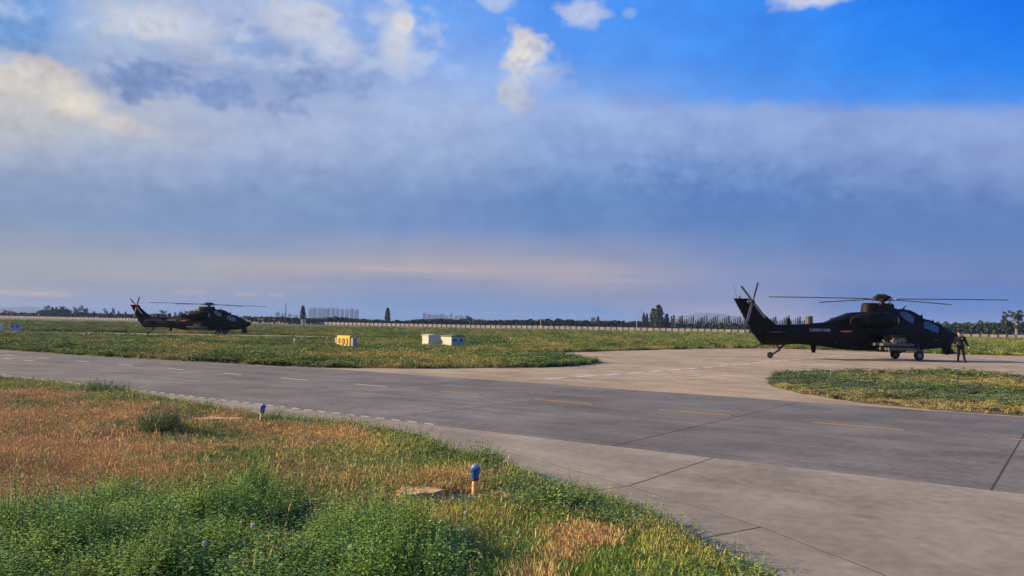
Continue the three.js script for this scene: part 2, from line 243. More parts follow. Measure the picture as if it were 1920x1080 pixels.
const shoulder = paving('taxiway_shoulder'); filler(shoulder, -18, 49, 7.7, 9.88); filler(shoulder, -18, 9, 1.5, 7.69);
const FIL = [[9.6, 9.2], [8.2, 8.95], [7.0, 8.72], [5.54, 8.29], [3.85, 7.55], [2.75, 7.03], [2.2, 6.74], [1.2, 6.05], [0.2, 5.2], [-1.2, 3.8], [-3.6, 1.4]];
const filAt = (a, b) => FIL.slice(a, b + 1);
slab(shoulder, [[9.6, 9.9], [8.2, 9.9], [3.85, 9.9], ...filAt(0, 4).reverse()], M.shoulder);
slab(shoulder, [[3.85, 9.9], [-0.65, 9.9], [0.2, 5.2], ...filAt(4, 7).reverse()], M.shoulder);
slab(shoulder, [[-0.65, 9.9], [-5.15, 9.9], [-3.6, 1.4], [-1.2, 3.8], [0.2, 5.2]], M.shoulder);
slab(shoulder, [...filAt(0, 4), [4.1, 6.9], [4.3, 6.1], [9.6, 6.1]], M.shoulder);
slab(shoulder, [[3.85, 7.55], [2.75, 7.03], [2.2, 6.74], [2.52, 5.9], [2.9, 5.2], [4.3, 6.1], [4.1, 6.9]], M.shoulder);
slab(shoulder, [[2.2, 6.74], [1.2, 6.05], [0.2, 5.2], [-1.2, 3.8], [-3.6, 1.4], [2.9, 1.4], [2.9, 5.2], [2.52, 5.9]], M.shoulder);
for (let k = 0; k < 3; k++) for (let j = 0; j < 2; j++) slab(shoulder, rect(-5.15 - k * 4.5, -9.65 - k * 4.5, 9.9 - j * 4.5, 5.4 - j * 4.5), M.shoulder);
for (let k = 0; k < 9; k++) slab(shoulder, rect(9.6 + k * 4.5, 14.1 + k * 4.5, 7.6, 9.9), M.shoulder);

const apron = paving('apron');
for (let a = -14; a < 10; a++) for (let b = 0; b < 12; b++) {
  const R = rect(0.8 + a * 5, 5.8 + a * 5, 19 + b * 5, 24 + b * 5);
  let near = 1e9; for (const [u, v] of [...R, [3.3 + a * 5, 21.5 + b * 5]]) { const [x, z] = uv2xz(u, v); near = Math.min(near, inside(PAVED, x, z) ? -1 : edgeDist(PAVED, x, z)); }
  const [cx, cz] = uv2xz(3.3 + a * 5, 21.5 + b * 5);
  if (near < 0 && cx < 56 && cz < -8) slab(apron, R, M.apron, 0.007);
}
// broken guide line swinging from the taxiway to the parking stand
{
  const L = [[0.9, -24.5], [2.65, -26.5], [4.7, -29.1], [6.9, -32.0], [9.9, -36.1], [13, -40.6], [17.2, -46.4], [21.3, -51.9], [23, -54]];
  const curve = new THREE.CatmullRomCurve3(L.map(([x, z]) => new THREE.Vector3(x, 0, z))), len = curve.getLength(), inv = new THREE.Matrix4().makeRotationY(-paveTurn);
  for (let s = 0.4; s < len - 1; s += 1.62) {
    const p = curve.getPointAt((s + 0.4) / len), t = curve.getTangentAt((s + 0.4) / len), g = new THREE.BoxGeometry(0.9, 0.004, 0.3);
    g.rotateY(Math.atan2(-t.z, t.x)); g.translate(p.x, 0.0035, p.z); g.applyMatrix4(inv); part(apron, 'painted_dash', g, paintWhite);
  }
}
const lane = structure('taxi_lane');
{
  const L0 = [-49, -88.4], dx = 30, dz = -8.6, len = Math.hypot(dx, dz), tx = dx / len, tz = dz / len;
  for (let k = 0; k < 6; k++) for (let j = 0; j < 2; j++) {
    const g = new THREE.BoxGeometry(len / 6 - 0.02, 0.1, 7.5); g.rotateY(Math.atan2(-tz, tx));
    const s = (k + 0.5) * len / 6, o = (j - 0.5) * 7.52; g.translate(L0[0] + tx * s - tz * o, -0.3, L0[1] + tz * s + tx * o);
    part(lane, 'concrete_slab', g, M.apron[(k + j) % 3]);
  }
}
// pale service track far out in the field
{
  const pts = [[-58, -208], [-20, -206], [16, -203], [40, -200]], P = [], I = [];
  pts.forEach(([x, z], i) => { P.push(x, 0.09, z - 2.6, x, 0.09, z + 2.6); if (i) { const a = i * 2; I.push(a - 2, a - 1, a, a, a - 1, a + 1); } });
  const g = new THREE.BufferGeometry(); g.setAttribute('position', new THREE.Float32BufferAttribute(P, 3)); g.setIndex(I); g.computeVertexNormals();
  structure('service_track', g, std(0.5, 0.45, 0.37, 0.95));
}

// ---------------------------------------------------------------- hills on the horizon
{
  const n = 120, P = [], I = [];
  for (let i = 0; i <= n; i++) {
    const a = rad(lerp(-60, 60, i / n)), d = lerp(-60, 60, i / n);
    const h = 26 + 90 * Math.exp(-(((d - 13.2) / 2.6) ** 2)) + 50 * Math.exp(-(((d - 17) / 3.2) ** 2)) + 40 * Math.exp(-(((d + 31) / 4) ** 2)) + 24 * fbm(d * 0.3, 4, 4) + 10 * fbm(d * 1.3, 9, 3);
    [[3300, 0], [3500, 0.75], [3700, 1], [4100, 0]].forEach(([r, k]) => P.push(Math.sin(a) * r, -4 + Math.max(4, h * 0.58) * k, -Math.cos(a) * r));
    if (i) for (let k = 0; k < 3; k++) { const p = (i - 1) * 4 + k, q = i * 4 + k; I.push(p, q, p + 1, p + 1, q, q + 1); }
  }
  const g = new THREE.BufferGeometry(); g.setAttribute('position', new THREE.Float32BufferAttribute(P, 3)); g.setIndex(I); g.computeVertexNormals();
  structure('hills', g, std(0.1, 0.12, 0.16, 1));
}

// ================================================================ attack helicopter
const matt = (r, g, b, rough, spec) => new THREE.MeshPhysicalMaterial({ color: new THREE.Color().setRGB(r, g, b), roughness: rough, specularIntensity: spec });
const worn = dataMap(512, (u, v) => { const k = 165 + 70 * tfbm(u, v, 5, 4) + 70 * tfbm(u, v, 22, 3) + 50 * Math.max(0, tfbm(u, v, 60, 2)); return [k, k * .99, k * .95]; }), sheen = dataMap(512, (u, v) => { const k = 165 + 90 * tfbm(u, v, 9, 4) + 50 * tfbm(u, v, 40, 2); return [k, k, k]; }, false);
const black = matt(0.017, 0.0155, 0.012, 0.6, 0.3), blackB = matt(0.03, 0.028, 0.021, 0.65, 0.3), darkMetal = std(0.05, 0.05, 0.05, 0.42, { metalness: 0.6 }), steel = std(0.42, 0.42, 0.43, 0.35, { metalness: 0.8 });
const rubber = std(0.017, 0.016, 0.016, 0.9), grey = std(0.15, 0.15, 0.155, 0.6), storeGrey = std(.085, .084, .085, .6), lightGrey = std(0.3, 0.3, 0.31, 0.55), soot = std(0.006, 0.006, 0.006, 0.95), _0 = Object.assign(black, { map: worn, roughnessMap: sheen, roughness: .85 }), _1 = Object.assign(blackB, { map: worn, roughness: .6 }), tailBlade = std(0.16, 0.15, 0.17, 0.6), bladeMat = std(0.035, 0.035, 0.04, 0.5), serialPaint = std(.34, .34, .35, .8), whitePaint = std(0.7, 0.7, 0.7, 0.7), redPaint = std(0.5, 0.07, 0.05, 0.7), goldPaint = std(0.6, 0.34, 0.12, 0.7);
const canopyGlass = new THREE.MeshPhysicalMaterial({ color: new THREE.Color().setRGB(0.06, 0.07, 0.072), roughness: 0.06, clearcoat: 0.5, clearcoatRoughness: 0.03, ior: 1.6 });
const fontSans = await new FontLoader().loadAsync('fonts/droid/droid_sans_bold.typeface.json');

function loft(rings, crease = 0.6) {                        // rings: arrays of [x, y, z], equal length, closed
  const n = rings[0].length, P = [], I = [];
  rings.forEach((r) => r.forEach((p) => P.push(...p)));
  for (let k = 0; k < rings.length - 1; k++) for (let i = 0; i < n; i++) { const a = k * n + i, b = k * n + (i + 1) % n, c = a + n, d = b + n; I.push(a, c, b, b, c, d); }
  for (const k of [0, rings.length - 1]) { const c = P.length / 3, m = [0, 0, 0]; rings[k].forEach((p) => p.forEach((v, q) => { m[q] += v / n; })); P.push(...m); for (let i = 0; i < n; i++) { const a = k * n + i, b = k * n + (i + 1) % n; k ? I.push(a, c, b) : I.push(b, c, a); } }
  const g = new THREE.BufferGeometry(), uv = []; for (let i = 0; i < P.length; i += 3) uv.push(P[i] * .31, P[i + 1] * .31 + P[i + 2] * .17); g.setAttribute('position', new THREE.Float32BufferAttribute(P, 3)); g.setAttribute('uv', new THREE.Float32BufferAttribute(uv, 2)); g.setIndex(I);
  return toCreasedNormals(g, crease);
}
const ST = [[1.75, .80, 1.2, 1.72, .10, .18, .08], [2.6, .76, 1.3, 1.93, .14, .27, .12], [3.9, .84, 1.35, 1.97, .18, .36, .16], [5.4, .74, 1.35, 2.10, .24, .46, .24], [6.6, .56, 1.35, 2.2, .34, .56, .34], [7.6, .53, 1.4, 2.45, .42, .64, .42], [9.0, .52, 1.45, 2.62, .46, .68, .46],
  [10.1, .53, 1.5, 2.95, .36, .68, .48], [10.7, .55, 1.5, 3.02, .3, .66, .48], [11.2, .58, 1.5, 2.95, .3, .64, .47], [11.55, .6, 1.5, 2.8, .31, .62, .46], [12.05, .64, 1.47, 2.46, .33, .58, .43], [12.5, .68, 1.44, 2.4, .28, .54, .4], [13.1, .72, 1.4, 2.17, .27, .46, .34], [13.75, .84, 1.36, 1.86, .22, .36, .24], [14.15, 1.08, 1.38, 1.64, .12, .2, .12]];
const hullRing = ([x, b, c, t, wt, wc, wb]) => [[x, b, wb], [x, c - .16, wc], [x, c + .14, wc], [x, lerp(c + .14, t, .93), lerp(wc, wt, .82)], [x, t, wt * .55], [x, t, -wt * .55], [x, lerp(c + .14, t, .93), -lerp(wc, wt, .82)], [x, c + .14, -wc], [x, c - .16, -wc], [x, b, -wb]];
function hullZ(X, Y) { let k = 0; while (k < ST.length - 2 && X > ST[k + 1][0]) k++; const t = (X - ST[k][0]) / (ST[k + 1][0] - ST[k][0]), s = ST[k].map((v, i) => lerp(v, ST[k + 1][i], t)), y1 = s[2] + .14; if (Y < y1) return s[5]; return lerp(s[5], lerp(s[5], s[4], .82), clamp((Y - y1) / (lerp(y1, s[3], .93) - y1), 0, 1)); }
function skinPanel(P, side, off = 0.012, thick = 0.012) {   // a polygon [X, Y] laid on the flank, with its own thickness
  const sh = new THREE.ShapeGeometry(new THREE.Shape(P.map(([x, y]) => new THREE.Vector2(x, y)))), a = sh.attributes.position, n = a.count, pos = [], I = [];
  for (const d of [off, off - thick]) for (let i = 0; i < n; i++) pos.push(a.getX(i), a.getY(i), side * (hullZ(a.getX(i), a.getY(i)) + d));
  const id = [...sh.index.array]; for (let i = 0; i < id.length; i += 3) { I.push(id[i], id[i + 1], id[i + 2]); I.push(n + id[i], n + id[i + 2], n + id[i + 1]); }
  for (let i = 0; i < n; i++) { const j = (i + 1) % n; I.push(i, j, n + i, j, n + j, n + i); }
  const g = new THREE.BufferGeometry(); g.setAttribute('position', new THREE.Float32BufferAttribute(pos, 3)); g.setIndex(I); const out = g.toNonIndexed(); out.computeVertexNormals(); return out;
}
const slimPoly = (pts, depth, bev = 0.03) => { const g = new THREE.ExtrudeGeometry(new THREE.Shape(pts.map(([x, y]) => new THREE.Vector2(x, y))), { depth, bevelEnabled: true, bevelThickness: bev, bevelSize: bev, bevelSegments: 2 }); g.translate(0, 0, -depth / 2); return g; };
const ellRing = (x, cy, cz, ry, rz, n = 18) => [...Array(n).keys()].map((i) => { const a = i / n * Math.PI * 2; return [x, cy + Math.cos(a) * ry, cz + Math.sin(a) * rz]; });
const X0 = 11.07;                                            // the thing's base: between the main wheels
function helicopter(label, pos, turn, serial, phase, beacon) {
  const h = thing('attack_helicopter', label, 'helicopter', pos, turn, 'black attack helicopters with running rotors');
  const inner = (name, geo, mat, parent = h, lab) => { if (parent === h) geo.translate(-X0, 0, 0); return part(parent, name, geo, mat, lab); };
  const sub = (p, name, geo, mat, lab) => part(p, name, geo.translate(-X0, 0, 0), mat, lab);
  const hull = inner('fuselage', loft(ST.map(hullRing), 0.35), black);
  sub(hull, 'panel_strip', merge([skinPanel([[6.4, 1.52], [10.4, 1.62], [10.4, 1.66], [6.4, 1.56]], 1, .02), skinPanel([[6.4, 1.52], [10.4, 1.62], [10.4, 1.66], [6.4, 1.56]], -1, .02)]), blackB);
  for (const s of [1, -1]) {
    const rear = sub(hull, 'cockpit_window', skinPanel([[10.26, 2.84], [10.8, 2.86], [11.26, 2.56], [11.18, 2.17], [10.93, 2.17], [10.58, 2.36], [10.32, 2.6]], s), canopyGlass);
    const front = sub(hull, 'cockpit_window', skinPanel([[11.87, 2.31], [12.25, 2.3], [12.66, 2.17], [12.97, 1.96], [12.83, 1.58], [12.4, 1.7], [11.78, 1.9]], s), canopyGlass);
    // frame bars round the panes
    const bars = (P) => merge(P.map((p, i) => { const q = P[(i + 1) % P.length]; return rod([p[0], p[1], s * (hullZ(...p) + .012)], [q[0], q[1], s * (hullZ(...q) + .012)], .018, .018, 5); }));
    sub(rear, 'window_frame', bars([[10.26, 2.84], [10.8, 2.86], [11.26, 2.56], [11.18, 2.17], [10.93, 2.17], [10.58, 2.36], [10.32, 2.6]]), blackB);
    sub(front, 'window_frame', bars([[11.87, 2.31], [12.25, 2.3], [12.66, 2.17], [12.97, 1.96], [12.83, 1.58], [12.4, 1.7], [11.78, 1.9]]), blackB);
    // engine with its outward turned exhaust and intake
    const eng = inner('engine_nacelle', loft([ellRing(6.98, 2.18, s * .72, .24, .2), ellRing(7.3, 2.22, s * .74, .38, .32), ellRing(7.9, 2.28, s * .76, .46, .38), ellRing(8.8, 2.32, s * .76, .47, .39), ellRing(9.5, 2.32, s * .74, .42, .35), ellRing(9.85, 2.3, s * .7, .28, .24)], 0.8), black);
    const ex = new THREE.CylinderGeometry(.31, .29, .5, 20, 1, true).rotateZ(Math.PI / 2).rotateY(-s * 2.15); ex.translate(7.05, 2.14, s * 1.0);
    const exi = new THREE.CircleGeometry(.27, 20).rotateY(s > 0 ? -.57 : Math.PI + .57); exi.translate(7.03, 2.14, s * 1.06);
    const nozzle = sub(eng, 'exhaust_nozzle', ex, darkMetal); sub(nozzle, 'exhaust_opening', exi, soot);
    sub(eng, 'intake_lip', new THREE.TorusGeometry(.2, .05, 8, 18).rotateY(Math.PI / 2).translate(9.86, 2.3, s * .72), lightGrey.clone());
    sub(eng, 'access_panel', rbox(.22, .34, .03, .01, 7.75, 2.3, s * 1.14), blackB);
  }
  inner('engine_cowling', loft([[5.75, 2.12, 2.14, .2], [6.4, 2.1, 2.4, .34], [7.3, 2.1, 2.72, .46], [8.4, 2.2, 2.8, .5], [9.6, 2.3, 2.95, .48], [10.25, 2.5, 3.04, .36]].map(([x, b, t, w]) => [[x, b, w], [x, lerp(b, t, .6), w], [x, t, w * .6], [x, t, -w * .6], [x, lerp(b, t, .6), -w], [x, b, -w]]), .5), black);
  const mastRing = (y, x0, x1, w) => [...Array(22).keys()].map((i) => { const a = i / 22 * Math.PI * 2, c = Math.cos(a), s = Math.sin(a), e = (v) => Math.sign(v) * Math.pow(Math.abs(v), .55); return [(x0 + x1) / 2 + e(c) * (x1 - x0) / 2, y, e(s) * w]; });
  const mast = inner('mast_fairing', loft([mastRing(2.5, 8.1, 10.2, .46), mastRing(3.22, 8.2, 10.12, .4), mastRing(3.32, 8.3, 10.02, .34)].reverse(), .9), blackB);
  sub(mast, 'marker_light', new THREE.SphereGeometry(.035, 8, 6).translate(9.0, 3.2, .4), steel);
  // tail
  const fin = inner('tail_fin', slimPoly([[0.05, 3.36], [0.9, 3.36], [1.12, 3.08], [2.5, 1.95], [3.0, 1.6], [3.1, .8], [1.75, .8], [1.12, 1.55]], .1, .04), black);
  sub(fin, 'gearbox_housing', new THREE.SphereGeometry(.22, 14, 10).scale(1.15, .95, 1).translate(.95, 3.18, .12), darkMetal);
  sub(fin, 'whip_antenna', rod([.2, 3.38, 0], [-.05, 4.2, 0], .012, .006, 5), darkMetal);
  const bc = sub(fin, 'beacon_lamp', new THREE.SphereGeometry(.07, 10, 8).translate(.35, 3.47, 0), beacon ? new THREE.MeshStandardMaterial({ color: 0x881410, emissive: 0xff2a18, emissiveIntensity: 3, roughness: .4 }) : std(.3, .05, .04, .3), beacon ? 'glowing red beacon' : undefined);
  if (beacon) { const pl = new THREE.PointLight(0xff3320, 1.2, 12); pl.position.set(.35 - X0, 3.6, 0); pl.castShadow = true; h.add(pl); pl.name = 'beacon_light'; }
  sub(fin, 'tail_bumper', new THREE.SphereGeometry(.11, 10, 8).translate(1.0, 1.52, 0), darkMetal);
  const stab = new THREE.BufferGeometry(); { const ring = (z, x0, x1, t) => [[x0, 1.5 + t * .3, z], [lerp(x0, x1, .35), 1.5 + t, z], [x1, 1.5 + t * .6, z], [x1 + .03, 1.5, z], [x1, 1.5 - t * .6, z], [lerp(x0, x1, .35), 1.5 - t, z], [x0, 1.5 - t * .3, z]]; const g = loft([ring(-1.35, 2.1, 2.75, .03), ring(0, 1.95, 3.1, .06), ring(1.35, 2.1, 2.75, .03)], .5); stab.copy(g); }
  inner('stabilizer', stab, blackB);
  const tr = inner('tail_rotor', new THREE.CylinderGeometry(.11, .13, .3, 14).rotateX(Math.PI / 2).translate(.95, 3.2, .34), darkMetal);
  for (const a of [62, 118, 242, 298]) { const g = slimPoly([[.12, -.04], [.3, -.065], [1.12, -.065], [1.17, 0], [1.12, .065], [.3, .065], [.12, .04]], .012, .008); g.rotateX(.25); g.rotateZ(rad(a + 12)); g.translate(.95, 3.2, a % 180 > 90 ? .46 : .4); sub(tr, 'rotor_blade', g, tailBlade); }
  // boom fittings
  inner('blade_antenna', slimPoly([[3.3, 1.9], [3.52, 1.9], [3.5, 2.3], [3.34, 2.3]], .03, .01), black);
  inner('strobe_housing', new THREE.CylinderGeometry(.19, .2, .48, 18).translate(4.72, 2.22, 0), std(.05, .052, .04, .5));
  inner('blade_antenna', slimPoly([[4.8, .85], [5.15, .85], [5.08, .36], [4.92, .36]], .05, .015), black);
  inner('wire_cutter', slimPoly([[10.75, 2.98], [10.86, 2.98], [11.02, 3.2], [10.98, 3.21]], .02, .005), blackB);
  inner('roof_sight', merge([slimPoly([[11.9, 2.5], [12.1, 2.42], [12.12, 2.66], [11.95, 2.66]], .1, .01), rod([12.03, 2.6, 0], [12.15, 2.78, 0], .012, .008, 5)]), blackB);
  inner('wire_cutter', slimPoly([[12.7, 2.25], [12.86, 2.2], [12.9, 2.42], [12.86, 2.42]], .02, .006), blackB);
  // rotor
  const RY = 3.56, hub = inner('rotor_mast', rod([9.45, 3.25, 0], [9.45, 3.6, 0], .16, .14, 16), darkMetal);
  const head = inner('rotor_hub', new THREE.LatheGeometry([[.02, .25], [.3, .24], [.46, .18], [.52, .1], [.4, .02], [.34, -.06], [.2, -.12], [.02, -.13]].map(([x, y]) => new THREE.Vector2(x, y)), 28).translate(9.45, RY, 0), blackB);
  for (let k = 0; k < 5; k++) {
    const a = phase + k * Math.PI * 2 / 5, tilt = new THREE.Matrix4().makeRotationZ(rad(-.8)), place = (g) => { g.rotateY(a); g.applyMatrix4(tilt); return g.translate(9.45, RY, 0); };
    sub(head, 'blade_grip', place(merge([rod([.3, 0, 0], [.95, .01, 0], .1, .07, 10), rbox(.3, .08, .2, .02, .72, 0, 0), rod([.5, -.05, .16], [.5, -.32, .05], .018, .018, 6)])), steel);
    const ch = (r) => r < 1.4 ? .2 : .26, ring = (r) => { const c = ch(r), y = .012 + Math.max(0, r - 1) ** 2 * -.0016, t = .034; return [[r, y + t * .4, -c], [r, y + t, -c * .3], [r, y + t * .6, c * .5], [r, y, c], [r, y - t * .5, c * .4], [r, y - t * .7, -c * .4]]; };
    const b = sub(head, 'rotor_blade', place(loft([.85, 1.5, 2.6, 4, 5.4, 6.2, 6.5].map((r) => { const R = ring(r); return r > 6.4 ? R.map(([x, y, z]) => [x, y, z * .45 + .08]) : R; }), .6)), bladeMat);
    sub(b, 'blade_tip', place(loft([5.95, 6.3].map((r) => ring(r).map(([x, y, z]) => [x, y * 1, z * 1.04])), .6)), std(.12, .1, .05, .6));
  }
  // landing gear
  const wheelAt = (parent, x, y, z, r, w) => {
    const tyre = new THREE.LatheGeometry([[r * .5, -w * .5], [r * .82, -w * .5], [r * .96, -w * .36], [r, -w * .12], [r, w * .12], [r * .96, w * .36], [r * .82, w * .5], [r * .5, w * .5], [r * .5, -w * .5]].map(([a, b]) => new THREE.Vector2(a, b)), 26).rotateX(Math.PI / 2).translate(x, y, z);
    const wh = sub(parent, 'wheel', tyre, rubber);
    part(wh, 'wheel_rim', merge([new THREE.CylinderGeometry(r * .5, r * .5, w * .7, 18).rotateX(Math.PI / 2), ...[...Array(5).keys()].map((i) => new THREE.CylinderGeometry(r * .08, r * .08, w * .86, 8).rotateX(Math.PI / 2).translate(Math.cos(i * 1.257) * r * .3, Math.sin(i * 1.257) * r * .3, 0)), new THREE.CylinderGeometry(r * .14, r * .18, w, 10).rotateX(Math.PI / 2)]).translate(x - X0, y, z), lightGrey);
  };
  for (const s of [1, -1]) {
    const g = inner('main_gear', merge([rod([11.15, .3, s * .9], [11.35, .95, s * .6], .055, .075), rod([11.1, .32, s * .88], [12.05, .78, s * .45], .04, .05), rod([11.07, .29, s * .82], [11.07, .29, s * 1.1], .04, .04), rod([11.2, .5, s * .82], [11.75, .62, s * .55], .03, .03)]), darkMetal);
    wheelAt(g, 11.07, .29, s * 1.065, .29, .22);
  }
  const tg = inner('tail_gear', merge([rod([2.3, .19, .09], [2.85, .5, .02], .045, .065), rod([2.85, .48, 0], [2.65, .86, 0], .05, .06), rod([2.8, .5, 0], [3.2, .84, 0], .06, .07), rod([2.26, .18, -.1], [2.26, .18, .1], .03)]), darkMetal);
  wheelAt(tg, 2.26, .18, 0, .18, .13);
  // stub wings and stores
  for (const s of [1, -1]) {
    const ring = (z, x0, x1, y, t) => [[x0, y, s * z], [lerp(x0, x1, .4), y + t, s * z], [lerp(x0, x1, .85), y + t * .8, s * z], [x1, y, s * z], [lerp(x0, x1, .85), y - t * .7, s * z], [lerp(x0, x1, .4), y - t * .8, s * z]];
    const wing = inner('stub_wing', loft(s > 0 ? [ring(.5, 8.1, 9.75, 1.5, .11), ring(2.25, 8.5, 9.45, 1.36, .06)] : [ring(2.25, 8.5, 9.45, 1.36, .06), ring(.5, 8.1, 9.75, 1.5, .11)], .5), black);
    for (const [z, n] of [[2.02, 2], [1.28, 2]]) {
      const py = sub(wing, 'weapon_pylon', merge([slimPoly([[8.65, 1.4], [9.45, 1.4], [9.4, 1.16], [8.75, 1.16]], .08, .02), rbox(.9, .09, .22, .02, 9.05, 1.13, 0), rbox(.36, .2, .3, .03, 9.1, 1.24, 0), ...[8.8, 9.0, 9.25].map((x) => rbox(.07, .1, .34, .01, x, 1.06, 0))]).translate(0, 0, s * z), z > 2 ? grey : storeGrey);
      for (const [dy, dz, dx, L] of [[.92, -.14, 0, 2.0], [.92, .14, -.05, 2.05], [.68, -.14, .2, 1.75], [.68, .14, .2, 1.8]]) {
        const x = 9.0 + dx, g = merge([rod([x - L / 2, dy, 0], [x + L * .4, dy, 0], .085, .085, 14), rod([x + L * .4, dy, 0], [x + L * .5, dy, 0], .085, .03, 14), new THREE.TorusGeometry(.088, .012, 6, 14).rotateY(Math.PI / 2).translate(x - L * .2, dy, 0), new THREE.TorusGeometry(.088, .012, 6, 14).rotateY(Math.PI / 2).translate(x + L * .2, dy, 0)]).translate(0, 0, s * z + dz);
        const ms = sub(py, 'missile', g, storeGrey);
      }
    }
  }
  // nose sensors and gun
  inner('chin_turret', merge([new THREE.CylinderGeometry(.3, .26, .3, 18).translate(13.75, .78, 0), new THREE.SphereGeometry(.27, 16, 10).scale(1.05, 1, 1).translate(13.78, .58, 0), rbox(.3, .26, .5, .05, 13.9, .5, 0), rod([13.95, .5, .0], [14.5, .44, 0], .04, .03, 8)]), blackB);
  inner('sensor_ball', merge([new THREE.SphereGeometry(.26, 18, 12).translate(14.25, 1.4, 0), new THREE.CylinderGeometry(.1, .1, .06, 12).rotateZ(Math.PI / 2).translate(14.49, 1.42, .08), rbox(.12, .5, .42, .04, 14.1, 1.4, 0)]), black);
  // small details on the flank
  for (const s of [1, -1]) for (const [x, y] of [[8.95, 1.0], [6.2, .95], [7.2, .72], [7.45, .7], [12.6, 1.2], [12.7, 1.2], [12.8, 1.2]]) inner('inspection_light', new THREE.SphereGeometry(.026, 6, 5).translate(x, y, s * (hullZ(x, 1.4) - (y < 1.2 ? (1.24 - y) * .32 : 0))), steel);
  // hatches
  for (const s of [1, -1]) for (const [x0, x1, y0, y1] of [[6.9, 7.6, 1.66, 1.86], [8.0, 8.9, 1.68, 1.8], [9.1, 10.1, 1.7, 2.0], [3.4, 4.1, 1.55, 1.8], [10.5, 11.3, 1.72, 2.08], [11.4, 11.7, 1.68, 2.2], [13.1, 13.5, 1.56, 1.75]]) sub(hull, 'hatch', skinPanel([[x0, y0], [x1, y0], [x1, y1], [x0, y1]], s, .014, .014), blackB);
  // writing and emblem on both flanks
  for (const s of [1, -1]) {
    const tx = new TextGeometry(serial, { font: fontSans, size: .185, depth: .012, curveSegments: 3 }); tx.computeBoundingBox(); const w = tx.boundingBox.max.x; tx.scale(1.28 / w, 1, 1);
    const seat = (g, x, y) => { if (s < 0) g.rotateY(Math.PI); const z = hullZ(x, y); g.rotateX(-s * .3).rotateY(s * -.065); return g.translate(x, y, s * (z + .015)); };
    sub(hull, 'serial_number', seat(tx.translate(-.64, -.09, 0), 5.15, 1.66), serialPaint, 'white serial number');
    const star = new THREE.Shape([...Array(10).keys()].map((i) => { const r = i % 2 ? .055 : .13, a = i * Math.PI / 5 + Math.PI / 2; return new THREE.Vector2(Math.cos(a) * r, Math.sin(a) * r); }));
    const em = sub(hull, 'star_emblem', seat(merge([new THREE.ExtrudeGeometry(star, { depth: .012, bevelEnabled: false }), box(.28, .1, .012, -.21, 0, .006), box(.28, .1, .012, .21, 0, .006)]), 6.75, 1.62), redPaint, 'red star emblem with side bars');
    sub(em, 'emblem_outline', seat(box(.7, .022, .012, 0, 0, .01), 6.75, 1.62), goldPaint);
  }
  return h;
}
const heliNear = helicopter('larger nearer black attack helicopter parked on the pale apron beside the walking person', [23.6, 0, -47.8], rad(10.5), 'LH951188', 0.32, false);
const heliFar = helicopter('smaller farther black attack helicopter with red tail beacon on the lane across the grass', [-33.6, -0.25, -93], rad(-4), 'LH951117', 0.12, true);

